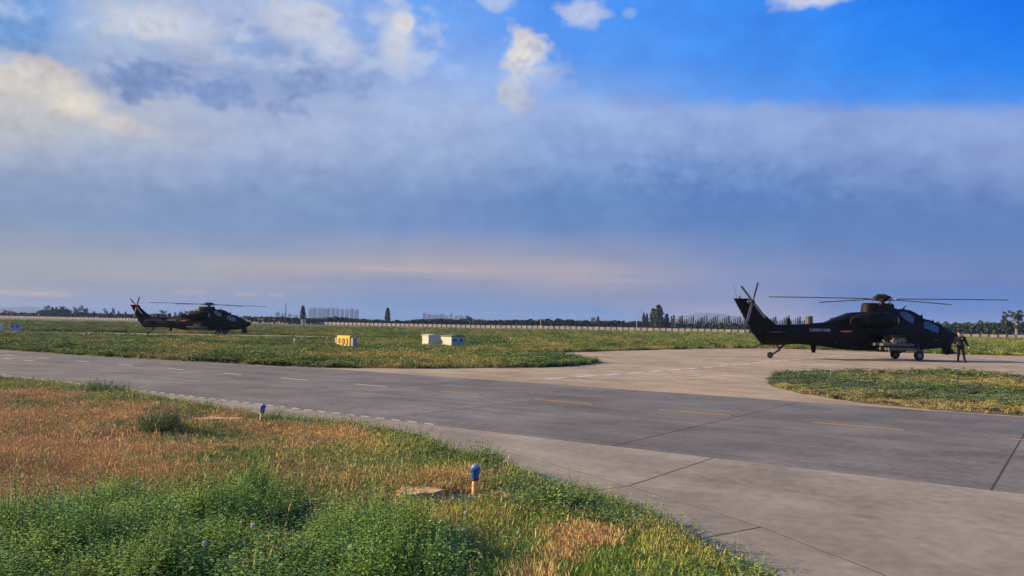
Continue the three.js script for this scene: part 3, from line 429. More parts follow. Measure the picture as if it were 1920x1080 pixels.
// ================================================================ person walking towards the camera
{
  const sm = (a, b, k) => { const h = Math.max(k - Math.abs(a - b), 0) / k; return Math.min(a, b) - h * h * k * 0.25; };
  function cap(p, B) { const [ax, ay, az, r0, bx, by, bz, r1] = B, dx = bx - ax, dy = by - ay, dz = bz - az, L = dx * dx + dy * dy + dz * dz; const t = clamp(((p[0] - ax) * dx + (p[1] - ay) * dy + (p[2] - az) * dz) / L, 0, 1); return Math.hypot(p[0] - ax - dx * t, p[1] - ay - dy * t, p[2] - az - dz * t) - lerp(r0, r1, t); }
  function mesh(bones, c, half, res, k, paint) {
    const mc = new MarchingCubes(res, new THREE.MeshStandardMaterial(), false, false, 120000); mc.isolation = 0;
    for (let z = 0; z < res; z++) for (let y = 0; y < res; y++) for (let x = 0; x < res; x++) {
      const p = [c[0] + (x / res * 2 - 1) * half, c[1] + (y / res * 2 - 1) * half, c[2] + (z / res * 2 - 1) * half]; let d = 9;
      for (const B of bones) d = sm(d, cap(p, B), B[8] ?? k); mc.field[x + y * res + z * res * res] = -d;
    }
    mc.update(); const n = mc.count, P = new Float32Array(n * 3), N = new Float32Array(n * 3), C = new Float32Array(n * 3);
    for (let i = 0; i < n; i++) { for (let q = 0; q < 3; q++) { P[i * 3 + q] = c[q] + mc.positionArray[i * 3 + q] * half; N[i * 3 + q] = mc.normalArray[i * 3 + q]; } C.set(paint(P[i * 3], P[i * 3 + 1], P[i * 3 + 2]), i * 3); }
    const g = new THREE.BufferGeometry(); g.setAttribute('position', new THREE.BufferAttribute(P, 3)); g.setAttribute('normal', new THREE.BufferAttribute(N, 3)); g.setAttribute('color', new THREE.BufferAttribute(C, 3)); return g;
  }
  const navy = [.008, .009, .02], skin = [.42, .24, .16], shoe = [.015, .014, .014], lips = [.3, .11, .09];
  const body = [[0, .95, 0, .135, 0, 1.12, .01, .13], [0, 1.12, .01, .13, 0, 1.34, 0, .145], [-.17, 1.385, 0, .072, .17, 1.385, 0, .072], [-.09, 1.3, .02, .11, .09, 1.3, .02, .11], [-.08, .96, 0, .11, .08, .96, 0, .11], [0, 1.38, 0, .07, -.03, 1.5, .01, .055],
    [-.19, 1.38, 0, .07, -.265, 1.12, .0, .06], [-.265, 1.12, 0, .06, -.32, .985, .17, .042], [.19, 1.38, 0, .07, .285, 1.13, .0, .06], [.285, 1.13, 0, .06, .365, .9, .06, .042],
    [-.09, .93, 0, .1, -.1, .5, .07, .068], [-.1, .5, .07, .068, -.12, .1, -.06, .052], [.09, .93, 0, .1, .13, .5, .1, .068], [.13, .5, .1, .068, .2, .1, .16, .052],
    [-.12, .06, -.1, .05, -.12, .04, .1, .042], [.2, .06, .12, .05, .2, .04, .32, .042]].map((b) => { const l = b.slice(); return l; });
  const bodyG = mesh(body, [0, .92, .05], .95, 120, .06, (x, y) => (y < .115 ? shoe : y > 1.465 && Math.abs(x + .03) < .085 ? skin : navy));
  const headB = [[-.05, 1.62, 0, .082, -.05, 1.66, -.015, .092], [-.05, 1.56, .035, .058, -.05, 1.61, .03, .075], [-.05, 1.535, .055, .034, -.05, 1.55, .06, .034], [-.05, 1.63, .088, .012, -.05, 1.598, .102, .016, .02], [-.142, 1.6, -.01, .016, -.142, 1.635, -.015, .02, .012], [.042, 1.6, -.01, .016, .042, 1.635, -.015, .02, .012], [-.03, 1.46, .0, .05, -.045, 1.55, 0, .052],
    [-.083, 1.632, .076, .014, -.083, 1.632, .078, .014, .012], [-.017, 1.632, .076, .014, -.017, 1.632, .078, .014, .012], [-.072, 1.566, .083, .01, -.028, 1.566, .083, .01, .012]];
  const headG = mesh(headB, [-.05, 1.6, .0], .2, 64, .03, (x, y, z) => (z > .07 && Math.abs(y - 1.566) < .011 && Math.abs(x + .05) < .03 ? lips : z > .07 && Math.abs(y - 1.632) < .009 && Math.abs(Math.abs(x + .05) - .033) < .012 ? [.05, .035, .03] : skin));
  function hand(w, e, tdir, curl) {                          // wrist, direction of the fingers, thumb side
    const E = new THREE.Vector3(...e).normalize(), T = new THREE.Vector3(...tdir).normalize(), Nn = new THREE.Vector3().crossVectors(E, T).normalize(); const at = (a, b, c) => [0, 1, 2].map((i) => w[i] + E.getComponent(i) * a + T.getComponent(i) * b + Nn.getComponent(i) * c);
    const B = [[...at(-.03, 0, 0), .03, ...at(.03, .0, 0), .03], [...at(.03, -.022, 0), .022, ...at(.075, -.028, 0), .017], [...at(.03, .018, 0), .022, ...at(.075, .024, 0), .017]];
    [[.03, .038], [.01, .044], [-.011, .041], [-.031, .032]].forEach(([b, L]) => { const p0 = at(.07, b, 0), p1 = at(.07 + L * .8, b * 1.06, curl * L * .6), p2 = at(.07 + L * .95, b * 1.06, curl * L * 1.35); B.push([...p0, .0098, ...p1, .009, .006], [...p1, .009, ...p2, .0078, .004]); });
    const t0 = at(.012, .03, 0), t1 = at(.045, .056, curl * .012), t2 = at(.07, .06, curl * .03); B.push([...t0, .015, ...t1, .0115, .01], [...t1, .0115, ...t2, .009, .004]);
    return mesh(B, at(.04, 0, 0), .13, 56, .016, () => skin);
  }
  const h1 = hand([-.325, .975, .18], [-.2, -.5, .8], [.7, .3, .5], 1), h2 = hand([.372, .885, .07], [.3, -.9, .25], [.3, .1, 1], 1);
  const px = 25.1, pz = -44.75, t = thing('person', 'person in dark navy uniform and cap walking forward before the helicopter nose', 'person', [px, 0, pz], rad(-24));
  const g = merge([bodyG, headG, h1, h2]);
  part(t, 'body', g, new THREE.MeshPhysicalMaterial({ vertexColors: true, roughness: .9, specularIntensity: .3 }));
  const capMat = std(.014, .014, .02, .85);
  part(t, 'hair', new THREE.SphereGeometry(.104, 16, 10, 0, Math.PI * 2, 0, 1.9).scale(.98, 1, 1.08).rotateX(-.55).translate(-.05, 1.645, -.02), std(.012, .01, .009, .7));
  const cp = part(t, 'cap', merge([new THREE.LatheGeometry([[.098, 0], [.108, .02], [.118, .075], [.09, .105], [.01, .112]].map(([x, y]) => new THREE.Vector2(x, y)), 20).scale(1, 1, 1.1).rotateX(-.08).translate(-.05, 1.668, -.012)]), capMat);
  part(cp, 'cap_peak', new THREE.CylinderGeometry(.1, .1, .012, 18, 1, false, -Math.PI / 2, Math.PI).scale(1, 1, .75).rotateX(.22).translate(-.05, 1.675, .075), capMat);
  part(t, 'belt', new THREE.TorusGeometry(.15, .02, 6, 24).rotateX(Math.PI / 2).scale(1.2, 1.2, .92).translate(0, 1.03, .005), std(.03, .028, .03, .5));
  part(t, 'collar', merge([rod([-.1, 1.43, .08], [-.03, 1.4, .11], .018, .014, 6), rod([.06, 1.43, .07], [.0, 1.4, .11], .018, .014, 6)]), std(.03, .032, .055, .8));
  part(t, 'chest_badge', rbox(.07, .03, .012, .004, .07, 1.335, .142), whitePaint, 'small white chest badge');
  // striped guide stick held in one hand
  const st = thing('signal_baton', 'thin dark striped baton held out by the walking person', 'baton', [px, 0, pz], rad(-24));
  const a = [.2, .74, .06], b = [1.11, 1.02, .14], at = (k) => a.map((v, i) => lerp(v, b[i], k));
  part(st, 'shaft', rod(a, b, .009, .008, 8), std(.2, .2, .18, .6));
  for (const [k0, k1] of [[.02, .2], [.34, .5], [.62, .78], [.9, .99]]) part(st, 'dark_band', rod(at(k0), at(k1), .017, .017, 8), std(.012, .012, .012, .7));
}

// ================================================================ taxiway edge lamps, covers, cabinets, sign
const enamelBlue = new THREE.MeshPhysicalMaterial({ color: new THREE.Color().setRGB(.008, .07, .3), roughness: .35, clearcoat: .4 }), cream = std(.72, .45, .19, .6), lensGlass = new THREE.MeshPhysicalMaterial({ color: new THREE.Color().setRGB(.5, .46, .52), roughness: .12, transmission: .5, thickness: 0 });
const lathe = (pts, n = 24) => new THREE.LatheGeometry(pts.map(([x, y]) => new THREE.Vector2(x, y)), n);
const concreteRough = std(.46, .37, .28, .95, { bumpMap: grit, bumpScale: .01, map: stain }), clayPad = std(.56, .34, .17, .95, { bumpMap: grit, bumpScale: .012 });
function edgeLamp(label, x, z, h, tilt) {
  const y = soilY(x, z, grassDist(x, z)), t = thing('taxiway_lamp', label, 'lamp', [x, y, z], .4, 'blue taxiway edge lamps on the near verge'); t.rotation.z = tilt; const k = h / .33;
  part(t, 'base_plate', lathe([[0, -.02], [.085, -.02], [.085, .012], [.06, .02], [.03, .03], [0, .03]]).scale(k, k, k), concreteRough);
  part(t, 'stem', lathe([[0, 0], [.031, 0], [.031, .05], [.027, .06], [.026, .165], [.03, .17], [0, .17]]).scale(k, k, k), cream);
  const hd = part(t, 'lamp_body', lathe([[0, .162], [.036, .162], [.038, .172], [.034, .178], [.042, .255], [.05, .262], [.05, .282], [0, .282]], 20).scale(k, k, k), enamelBlue);
  part(hd, 'clamp_ring', new THREE.TorusGeometry(.037 * k, .005 * k, 6, 22).rotateX(Math.PI / 2).translate(0, .172 * k, 0), std(.02, .02, .025, .5));
  part(t, 'lens_dome', lathe([[.042, .28], [.042, .29], [.035, .304], [.02, .313], [0, .316]], 20).scale(k, k, k), lensGlass);
  return t;
}
edgeLamp('blue headed taxiway lamp nearest the camera, standing among green weeds', -0.31, -7.45, .325, rad(-1));
edgeLamp('smaller farther blue taxiway lamp beside the low dry mound', -3.86, -12.5, .31, rad(-6));
function slabCover(label, x, z, w, d, h, turn, mat) {
  const g = new THREE.CylinderGeometry(.5, .54, 1, 22, 2), a = g.attributes.position;
  for (let i = 0; i < a.count; i++) { const X = a.getX(i), Z = a.getZ(i), an = Math.atan2(Z, X), q = 1 + .14 * noise(Math.cos(an) * 2 + x, Math.sin(an) * 2 + z) + .05 * noise(an * 5, 3); a.setXYZ(i, X * w * q, (a.getY(i) + .5) * h * (1 + .25 * noise(X * 3, Z * 3 + 5)) - .02, Z * d * q); }
  g.computeVertexNormals(); const m = single('cover_slab', g, mat, label, 'cover'); m.position.set(x, soilY(x, z, grassDist(x, z)), z); m.rotation.y = turn; return m;
}
slabCover('flat orange-brown weathered slab left of the nearest blue lamp', -.8, -7.3, .44, .3, .115, .2, clayPad);
slabCover('small pale concrete pad at the foot of the nearest blue lamp', -.5, -7.45, .2, .2, .045, .1, concreteRough);
slabCover('long yellowish low slab left of the farther blue lamp', -4.4, -12.3, .8, .26, .115, .1, clayPad);
slabCover('small pale stone at the foot of the farther blue lamp', -3.98, -12.4, .2, .16, .09, .6, concreteRough);

const shellWhite = std(.52, .49, .44, .75), shellGrey = std(.56, .52, .5, .7), doorBlue = std(.4, .4, .46, .65), roofGreen = std(.06, .17, .14, .6), darkBlue = std(.06, .08, .16, .5), dullGrey = std(.3, .29, .32, .7);
function cabinet(label, x, z, turn, w, d, h, kind) {
  const t = thing('equipment_cabinet', label, 'cabinet', [x, baseY(x, z) - .02, z], turn, 'roadside equipment cabinets in the grass');
  part(t, 'plinth', box(w * .96, .14, d * .96, 0, .07, 0), concreteRough);
  const face = kind === 'blue' ? doorBlue : shellGrey;
  part(t, 'shell', rbox(w, h - .2, d, .012, 0, .14 + (h - .2) / 2, 0), shellWhite);
  const top = part(t, 'roof', loft([[[-w / 2 - .05, h - .07, d / 2 + .05], [-w / 2 - .05, h - .07, -d / 2 - .05], [-w / 2 - .05, h - .02, -d / 2 - .05], [-w / 2 - .05, h + .03, 0], [-w / 2 - .05, h - .02, d / 2 + .05]], [[w / 2 + .05, h - .07, d / 2 + .05], [w / 2 + .05, h - .07, -d / 2 - .05], [w / 2 + .05, h - .02, -d / 2 - .05], [w / 2 + .05, h + .03, 0], [w / 2 + .05, h - .02, d / 2 + .05]]], .3), kind === 'blue' ? roofGreen : shellWhite);
  const n = kind === 'plain' ? 1 : 2;
  for (let i = 0; i < n; i++) {
    const dw = (d - .04) / n - .02, zc = -d / 2 + .02 + (i + .5) * (d - .04) / n, dr = part(t, 'door', rbox(.03, h - .3, dw, .008, w / 2 + .012, .16 + (h - .3) / 2 + .02, zc), face);
    if (n > 1) part(dr, 'vent_window', rbox(.02, .17, dw * .6, .006, w / 2 + .026, h - .32, zc), darkBlue);
    part(dr, 'handle', rbox(.025, .1, .02, .005, w / 2 + .036, h * .5, zc + dw * .38), darkMetal);
  }
  return t;
}
cabinet('white box cabinet with pale lid, left of the green-roofed cabinet', -5.3, -53.2, rad(-50), .75, .92, .93, 'plain');
cabinet('white cabinet with green roof and two blue vented doors', -3.85, -52.6, rad(-46), 1.1, 1.06, .92, 'blue');
cabinet('blue-doored white cabinet near the left edge of the field', -52.6, -85, rad(-64), .9, .95, 1.05, 'blue');
cabinet('pale grey cabinet cut by the left edge of the picture', -54.8, -85.5, rad(-62), .8, .95, 1.0, 'plain');

{ // yellow taxiway sign
  const t = thing('taxiway_sign', 'yellow lit-box sign with black 03 characters in the mid field grass', 'sign', [-9.45, baseY(-9.45, -45.6), -45.6], rad(-36));
  const frame = std(.5, .34, .05, .6), yellow = std(.78, .5, .08, .5), ink = std(.06, .035, .01, .7);
  part(t, 'sign_box', rbox(1.1, .66, .22, .02, 0, .52, 0), frame);
  const p = part(t, 'sign_face', rbox(1.02, .58, .03, .01, 0, .52, .105), yellow);
  const put = (g, x, y) => g.translate(x, y, .122);
  for (const [s, x] of [['0', -.02], ['3', .25]]) { const g = new TextGeometry(s, { font: fontSans, size: .33, depth: .01, curveSegments: 5 }); g.scale(.9, 1, 1); part(p, 'character', put(g, x - .06, .36), ink); }
  const sy = part(p, 'character', put(merge([box(.24, .035, .01, 0, .13, 0), box(.24, .035, .01, 0, -.04, 0), box(.035, .2, .01, -.11, .045, 0), box(.035, .2, .01, .11, .045, 0), box(.035, .38, .01, 0, .03, 0)]), -.3, .5), ink);
  for (const x of [-.42, .42]) part(t, 'leg', rod([x, -.02, 0], [x, .22, 0], .03, .03, 8), dullGrey);
  for (const [x, m] of [[-.66, std(.36, .27, .23, .8)], [.68, dullGrey]]) part(t, 'side_box', rbox(.18, .6, .3, .015, x, .42, -.06), m);
}
function markerPost(name, label, x, z, h, r, mat, capMat) {
  const t = thing(name, label, 'marker post', [x, baseY(x, z), z]); part(t, 'post', lathe([[0, -.05], [r, -.05], [r, h - r], [r * .7, h], [0, h]], 12), mat); part(t, 'cap', lathe([[0, h], [r * .9, h - r * .4], [r * 1.1, h + r * .1], [r * .6, h + r * .7], [0, h + r * .8]], 12), capMat); return t;
}
markerPost('marker_post', 'short white post in front of the yellow sign', -9.35, -44.6, .36, .06, shellWhite, shellWhite);
markerPost('marker_post', 'small white marker in the grass left of the yellow sign', -14.0, -52.0, .42, .1, shellWhite, std(.6, .45, .3, .7));
markerPost('marker_post', 'tiny white marker in the field left of the apron', 0, -74, .5, .08, shellWhite, shellWhite);
markerPost('marker_post', 'tiny reddish and white marker at the far edge of the apron', 15.9, -71.5, .35, .08, shellWhite, std(.45, .15, .1, .7));
markerPost('stake', 'thin green stake standing in the rounded grass island', 10.5, -26.3, .4, .012, std(.2, .36, .28, .7), std(.2, .36, .28, .7));

// ================================================================ perimeter wall
{
  const t = thing('perimeter_wall', 'long pale panel wall with dark posts along the far edge of the airfield', 'wall');
  const A = [-392, -566], B = [190, -262], len = Math.hypot(B[0] - A[0], B[1] - A[1]), n = Math.round(len / 2.65), st = len / n, tx = (B[0] - A[0]) / len, tz = (B[1] - A[1]) / len, turn = Math.atan2(-tz, tx);
  const pg = [box(st - .5, 1.3, .08, 0, .72, 0), box(st - .5, 1.26, .08, 0, .7, 0)], fg = merge([box(.46, 1.42, .26, 0, .7, 0), box(.5, .06, .3, 0, 1.44, 0)]);
  const pm = [std(.36, .325, .27, .9), std(.33, .3, .255, .9), std(.385, .345, .285, .9), std(.31, .29, .26, .9)], fm = std(.08, .06, .048, .9);
  const cut = Math.max(0, n - 300);
  for (let i = cut; i < n; i++) {
    const x = A[0] + tx * st * (i + .5), z = A[1] + tz * st * (i + .5), q = part(t, 'wall_panel', pg[i % 2], pm[Math.floor(rnd() * 4)]); q.position.set(x, baseY(x, z), z); q.rotation.y = turn;
    const x2 = A[0] + tx * st * i, z2 = A[1] + tz * st * i, f = part(t, 'post', fg, fm); f.position.set(x2, baseY(x2, z2), z2); f.rotation.y = turn;
  }
}
// where the line of the wall lies at a given bearing (x / -z)
const wallZ = (s) => { const k = 304 / 582; return (262 + k * 190) / (1 + k * s) };   // depth on the wall for slope s = x / depth
const atBearing = (px, depth) => { const s = (px - 960) / 1500; return [s * depth * 1.0, -depth]; };
{
  const t = thing('guard_hut', 'tiny white hut just behind the far wall', 'hut', [...[-96.5, -.1, -372]], .3); part(t, 'wall', rbox(2.0, 2.2, 2.0, .03, 0, 1.1, 0), shellWhite); part(t, 'roof', rbox(2.3, .16, 2.3, .03, 0, 2.26, 0), std(.5, .48, .44, .8)); part(t, 'window', box(.7, .7, .05, .2, 1.4, 1.01), darkBlue);
}
const poleMat = std(.5, .47, .46, .7);
for (const [px, depth, h, lab] of [[888, 420, 8.5, 'thin grey pole beyond the wall above the white cabinets'], [980, 420, 8.0, 'thin grey pole beyond the wall in mid field, left of the white one'], [1015, 352, 6.6, 'thin white pole in front of the wall in mid field'], [1166, 430, 8.8, 'thin grey pole left of the dark tree clump'], [1195, 330, 4.5, 'short thin pole by the wall below the dark tree clump']]) {
  const [x, z] = atBearing(px, depth), t = thing('lamp_pole', lab, 'pole', [x, -.1, z]); part(t, 'shaft', rod([0, 0, 0], [0, h, 0], .14, .09, 8), poleMat); part(t, 'head', rbox(.9, .14, .3, .03, .3, h, 0), poleMat);
}

// ================================================================ trees
function leafCloud(spec, count, size, cols, sq = 1) {        // spec(i): a point; small crossing leaf clumps, each a pair of bent faces
  const P = [], C = [];
  for (let i = 0; i < count; i++) {
    const [x, y, z] = spec(i), a = rnd() * 6.283, b = rnd() * 2 - 1, s = size * rr(.55, 1.3), r = Math.sqrt(1 - b * b);
    const n = new THREE.Vector3(r * Math.cos(a), b, r * Math.sin(a)), u = new THREE.Vector3(0, 1, .01).cross(n).normalize(), v = n.clone().cross(u).normalize().multiplyScalar(sq), f = n.clone().multiplyScalar(.3 * s);
    const c = cols[Math.floor(rnd() * cols.length)], q = rr(.8, 1.2);
    const p = (k, l, m) => P.push(x + u.x * k * s + v.x * l * s + f.x * m, y + u.y * k * s + v.y * l * s + f.y * m, z + u.z * k * s + v.z * l * s + f.z * m);
    p(-.5, 0, 1); p(0, -.5, 0); p(.1, .55, 0); p(.1, .55, 0); p(0, -.5, 0); p(.55, .05, -1);
    for (let k = 0; k < 6; k++) C.push(c[0] * q, c[1] * q, c[2] * q);
  }
  const g = new THREE.BufferGeometry(); g.setAttribute('position', new THREE.Float32BufferAttribute(P, 3)); g.setAttribute('color', new THREE.Float32BufferAttribute(C, 3)); g.computeVertexNormals(); return g;
}
const leafMat = new THREE.MeshStandardMaterial({ vertexColors: true, roughness: .9 }), barkDark = std(.07, .055, .042, .95), barkPale = std(.34, .29, .23, .95);
const GREENS = [[.03, .05, .018], [.038, .058, .022], [.026, .042, .018], [.045, .06, .026]], OLIVE = [[.05, .06, .03], [.06, .066, .034], [.042, .052, .028]];
const gauss = () => (rnd() + rnd() + rnd() - 1.5) / 1.5;
function treeKind(kind) {                                    // unit: about 10 m tall, returned as [trunk, crown] geometries
  const limbs = [];
  if (kind === 'broad') {
    limbs.push(rod([0, -.3, 0], [.1, 4, 0], .32, .2, 8)); const lobes = [[0, 7.6, 0, 2]];
    for (let i = 0; i < 8; i++) { const a = i * .785 + rnd(), r = rr(1.1, 2.3), y = rr(3.8, 7); limbs.push(rod([.1, 3.2, 0], [Math.cos(a) * r, y, Math.sin(a) * r], .12, .04, 6)); lobes.push([Math.cos(a) * r, y, Math.sin(a) * r, rr(1.1, 1.7)]); }
    lobes.push([0, 2.8, 0, 2.2]);
    return [merge(limbs), leafCloud(() => { const l = lobes[Math.floor(rnd() * lobes.length)]; return [l[0] + gauss() * l[3] * 1.3, l[1] + gauss() * l[3] * 1.2, l[2] + gauss() * l[3] * 1.3]; }, 1100, .62, GREENS)];
  }
  if (kind === 'airy') {
    const lobes = [];
    for (let s = 0; s < 3; s++) {
      const bx = (s - 1) * .9 + rr(-.3, .3), bz = rr(-.6, .6), H = rr(7.5, 9.6); limbs.push(rod([bx * .6, -.3, bz * .6], [bx * 1.3, H * .9, bz], .17, .05, 7));
      for (let i = 0; i < 8; i++) { const y = H * rr(.35, 1), a = rnd() * 6.28, r = rr(.4, 1.4) * (1.25 - y / H * .6); limbs.push(rod([bx, y * .88, bz], [bx * 1.2 + Math.cos(a) * r, y, bz + Math.sin(a) * r], .05, .02, 5)); lobes.push([bx * 1.2 + Math.cos(a) * r, y, bz + Math.sin(a) * r, rr(.45, .85)]); }
    }
    return [merge(limbs), leafCloud(() => { const l = lobes[Math.floor(rnd() * lobes.length)]; return [l[0] + gauss() * l[3], l[1] + gauss() * l[3], l[2] + gauss() * l[3]]; }, 620, .45, GREENS)];
  }
  if (kind === 'column') {
    limbs.push(rod([0, -.3, 0], [0, 8.8, 0], .22, .05, 7)); for (let i = 0; i < 7; i++) { const a = i * 2.4, y = 1.6 + i; limbs.push(rod([0, y, 0], [Math.cos(a) * .7, y + 1.8, Math.sin(a) * .7], .06, .02, 5)); }
    return [merge(limbs), leafCloud(() => { const k = Math.pow(rnd(), .8), y = lerp(1, 9.9, k), w = 1.1 * Math.pow(Math.sin(Math.PI * Math.pow(clamp((y - .2) / 10, .02, .985), .8)), .7) + .08, a = rnd() * 6.28, r = Math.sqrt(rnd()) * w * (1 + .25 * noise(a * 2, y * .8)); return [Math.cos(a) * r, y, Math.sin(a) * r]; }, 720, .5, OLIVE.concat(GREENS), 1.2)];
  }
  if (kind === 'poplar') {                                   // far windbreak poplar: bare pale stem, narrow crown
    limbs.push(rod([0, -.3, 0], [rr(-.2, .2), 9.2, 0], .15, .05, 6));
    const w = rr(.4, .62), lo = rr(2.2, 4.2); return [merge(limbs), leafCloud(() => { const y = lerp(lo, 10, rnd()), a = rnd() * 6.28, r = w * Math.sin(Math.PI * Math.pow((y - lo + .3) / (10.6 - lo), .7)) * Math.sqrt(rnd()); return [Math.cos(a) * r, y, Math.sin(a) * r]; }, 150, .5, OLIVE, 1.6)];
  }
  limbs.push(rod([0, -.3, 0], [.1, 9.6, 0], .16, .03, 6)); for (let i = 0; i < 12; i++) { const a = i * 2.4, y = 2.5 + i * .5; limbs.push(rod([.05, y, 0], [Math.cos(a) * .75, y + 2, Math.sin(a) * .75], .05, .015, 5)); }
  return [merge(limbs), leafCloud(() => [gauss() * .5, rr(3, 9), gauss() * .5], 26, .3, OLIVE)];
}
const PROTO = {};
function tree(kind, variant, px, depth, h, wide, label, group, bark = barkDark) {
  const key = kind + variant; if (!PROTO[key]) { seed = 1000 + variant * 77 + kind.length * 13; PROTO[key] = treeKind(kind); }
  const [x, z] = atBearing(px, depth), t = thing({ broad: 'broadleaf_tree', airy: 'open_tree', column: 'columnar_tree', poplar: 'poplar_tree', bare: 'bare_tree' }[kind], label, 'tree', [x, -.15, z], variant * 1.7 + px, group);
  part(t, 'trunk', PROTO[key][0], bark); part(t, 'crown', PROTO[key][1], leafMat); t.scale.set(h / 10 * wide, h / 10, h / 10 * wide); return t;
}
const hgt = (px, top, depth) => EYE + 0.1 + (590.5 + .01885 * px - top) / 1500 * depth;   // how tall a thing stands that far out
const T = (kind, v, px, top, depth, wide, label, group, bark) => tree(kind, v, px, depth, hgt(px, top, depth), wide, label, group, bark);
T('broad', 0, 12, 580, 580, 2.03, 'round dark tree nearest the left edge beyond the wall');
T('broad', 1, 24, 582, 590, 1.62, 'second dark round tree from the left edge beyond the wall');
T('broad', 1, 80, 580, 560, 1.35, 'low dark tree at the left end of the broad tree clump');
T('broad', 0, 90, 571, 545, 1.08, 'tall dark tree with pointed top leading the broad clump at left');
T('broad', 2, 99, 574, 548, 1.01, 'dark tree next to the pointed leader of the left clump');
T('column', 0, 107, 576, 552, 1.28, 'slim tree in the gap of the left broad clump');
T('broad', 2, 117, 572, 540, 1.28, 'widest dark tree of the left clump, right of the gap');
T('broad', 1, 127, 577, 548, 1.08, 'dark tree at the right end of the left broad clump');
T('airy', 0, 143, 575, 535, 1.08, 'open crowned tree, left of the airy three');
T('airy', 1, 152, 571, 530, 1.08, 'open crowned tallest tree in the middle of the airy three');
T('airy', 2, 161, 573, 532, 1.08, 'open crowned tree, right of the airy three');
T('column', 1, 178, 583, 540, 1.22, 'small lone columnar tree between the airy trees and the pair');
T('airy', 1, 200, 577, 520, 0.94, 'left tree of the airy pair before the far helicopter tail');
T('airy', 0, 213, 577, 520, 1.15, 'right tree of the airy pair before the far helicopter tail');
T('column', 0, 224, 583, 520, 1.08, 'short slim tree just right of the airy pair');
T('column', 2, 237, 584, 510, 1.22, 'short slim tree by the far helicopter tail fin');
T('broad', 0, 307, 580, 470, 1.55, 'bushy tree over the tail boom of the far helicopter');
for (const [i, px] of [330, 340, 350, 360, 370].entries()) T('broad', i % 3, px, 584 - i * 1.4, 460, .8, ['lowest, leftmost', 'second', 'middle', 'fourth', 'tallest, rightmost'][i] + ' of five joined bushy trees behind the far helicopter engine', 'bushy trees behind the far helicopter');
T('bare', 0, 537, 566, 400, 1.0, 'bare thin leafless tree right of the far helicopter');
T('column', 1, 569, 573, 395, 1.25, 'dark leafy tree beside the bare thin tree');
T('column', 0, 728, 577, 400, 1.35, 'lone dark cone shaped tree above the yellow sign and cabinets');
T('broad', 1, 804, 598, 460, 1.6, 'small rounded bush tree left of the grey pole');
T('broad', 2, 878, 590, 470, 1.3, 'green bushy tree left of the tall grey pole');
T('broad', 0, 1113, 593, 440, 1.0, 'left of two small trees above the middle hedge');
T('column', 2, 1122, 593, 440, 1.3, 'right of two small trees above the middle hedge');
T('column', 1, 1208, 587, 372, 1.0, 'pale slim tree left of the dark tree clump');
T('column', 2, 1214, 588, 374, .9, 'second pale slim tree left of the dark tree clump');
T('column', 0, 1226, 578, 366, 1.5, 'left and shorter tree of the dark clump in mid background');
T('column', 1, 1236, 572, 362, 1.7, 'tallest tree of the dark clump in mid background');
T('column', 2, 1251, 588, 366, 1.3, 'small tree at the right foot of the dark clump');
T('airy', 0, 1886, 581, 296, 1.05, 'smaller open crowned tree near the right edge beyond the wall');
T('airy', 2, 1907, 570, 290, 1.0, 'tallest open crowned tree at the right edge beyond the wall', undefined, barkPale);
T('broad', 1, 1760, 600, 330, .5, 'small bush tree peeping over the near helicopter nose');
const bkPop = std(.2, .18, .15, .95);
// hazy apartment towers far behind the trees
{
  const ord = ['leftmost', 'second', 'third', 'fourth', 'fifth', 'sixth', 'seventh', 'eighth', 'ninth', 'tenth', 'eleventh', 'twelfth', 'thirteenth'];
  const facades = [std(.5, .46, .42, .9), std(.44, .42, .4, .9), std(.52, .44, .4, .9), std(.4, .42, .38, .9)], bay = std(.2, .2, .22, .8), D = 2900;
  const rows = [[[522, 532, 545, 556, 574], 586, 'of the faint tower group left of the leafy tree', 3], [[584, 592, 601, 609, 617, 626, 634, 643, 652, 661, 670], 577.5, 'of the long hazy tower row above the wall left of centre', 0], [[797, 806, 814, 822, 830, 838, 847, 856, 865], 586.5, 'of the hazy tower row above the cabinets', 4]];
  seed = 86;
  for (const [xs, top, lab, jit] of rows) xs.forEach((px, i) => {
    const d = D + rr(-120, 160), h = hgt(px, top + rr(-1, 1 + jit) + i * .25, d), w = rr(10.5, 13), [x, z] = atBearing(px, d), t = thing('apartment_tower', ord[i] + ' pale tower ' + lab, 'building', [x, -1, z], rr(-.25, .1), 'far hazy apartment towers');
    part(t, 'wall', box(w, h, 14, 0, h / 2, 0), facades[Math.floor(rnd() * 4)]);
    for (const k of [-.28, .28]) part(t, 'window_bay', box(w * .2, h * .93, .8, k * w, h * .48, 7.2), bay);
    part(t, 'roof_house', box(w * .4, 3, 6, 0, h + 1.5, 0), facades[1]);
  });
}
for (let i = 0; i < 62; i++) { seed = 7000 + i * 31; const px = 1258 + i * 4.1 + rr(-2.6, 2.6); T('poplar', (i + 1) % 5, px, 594 + (px - 1258) * .008 + rr(-3.5, 7), rr(450, 520), rr(.8, 1.8), 'slender poplar in the row behind the near helicopter tail', 'poplar row behind the near helicopter', i % 3 ? bkPop : barkPale); }

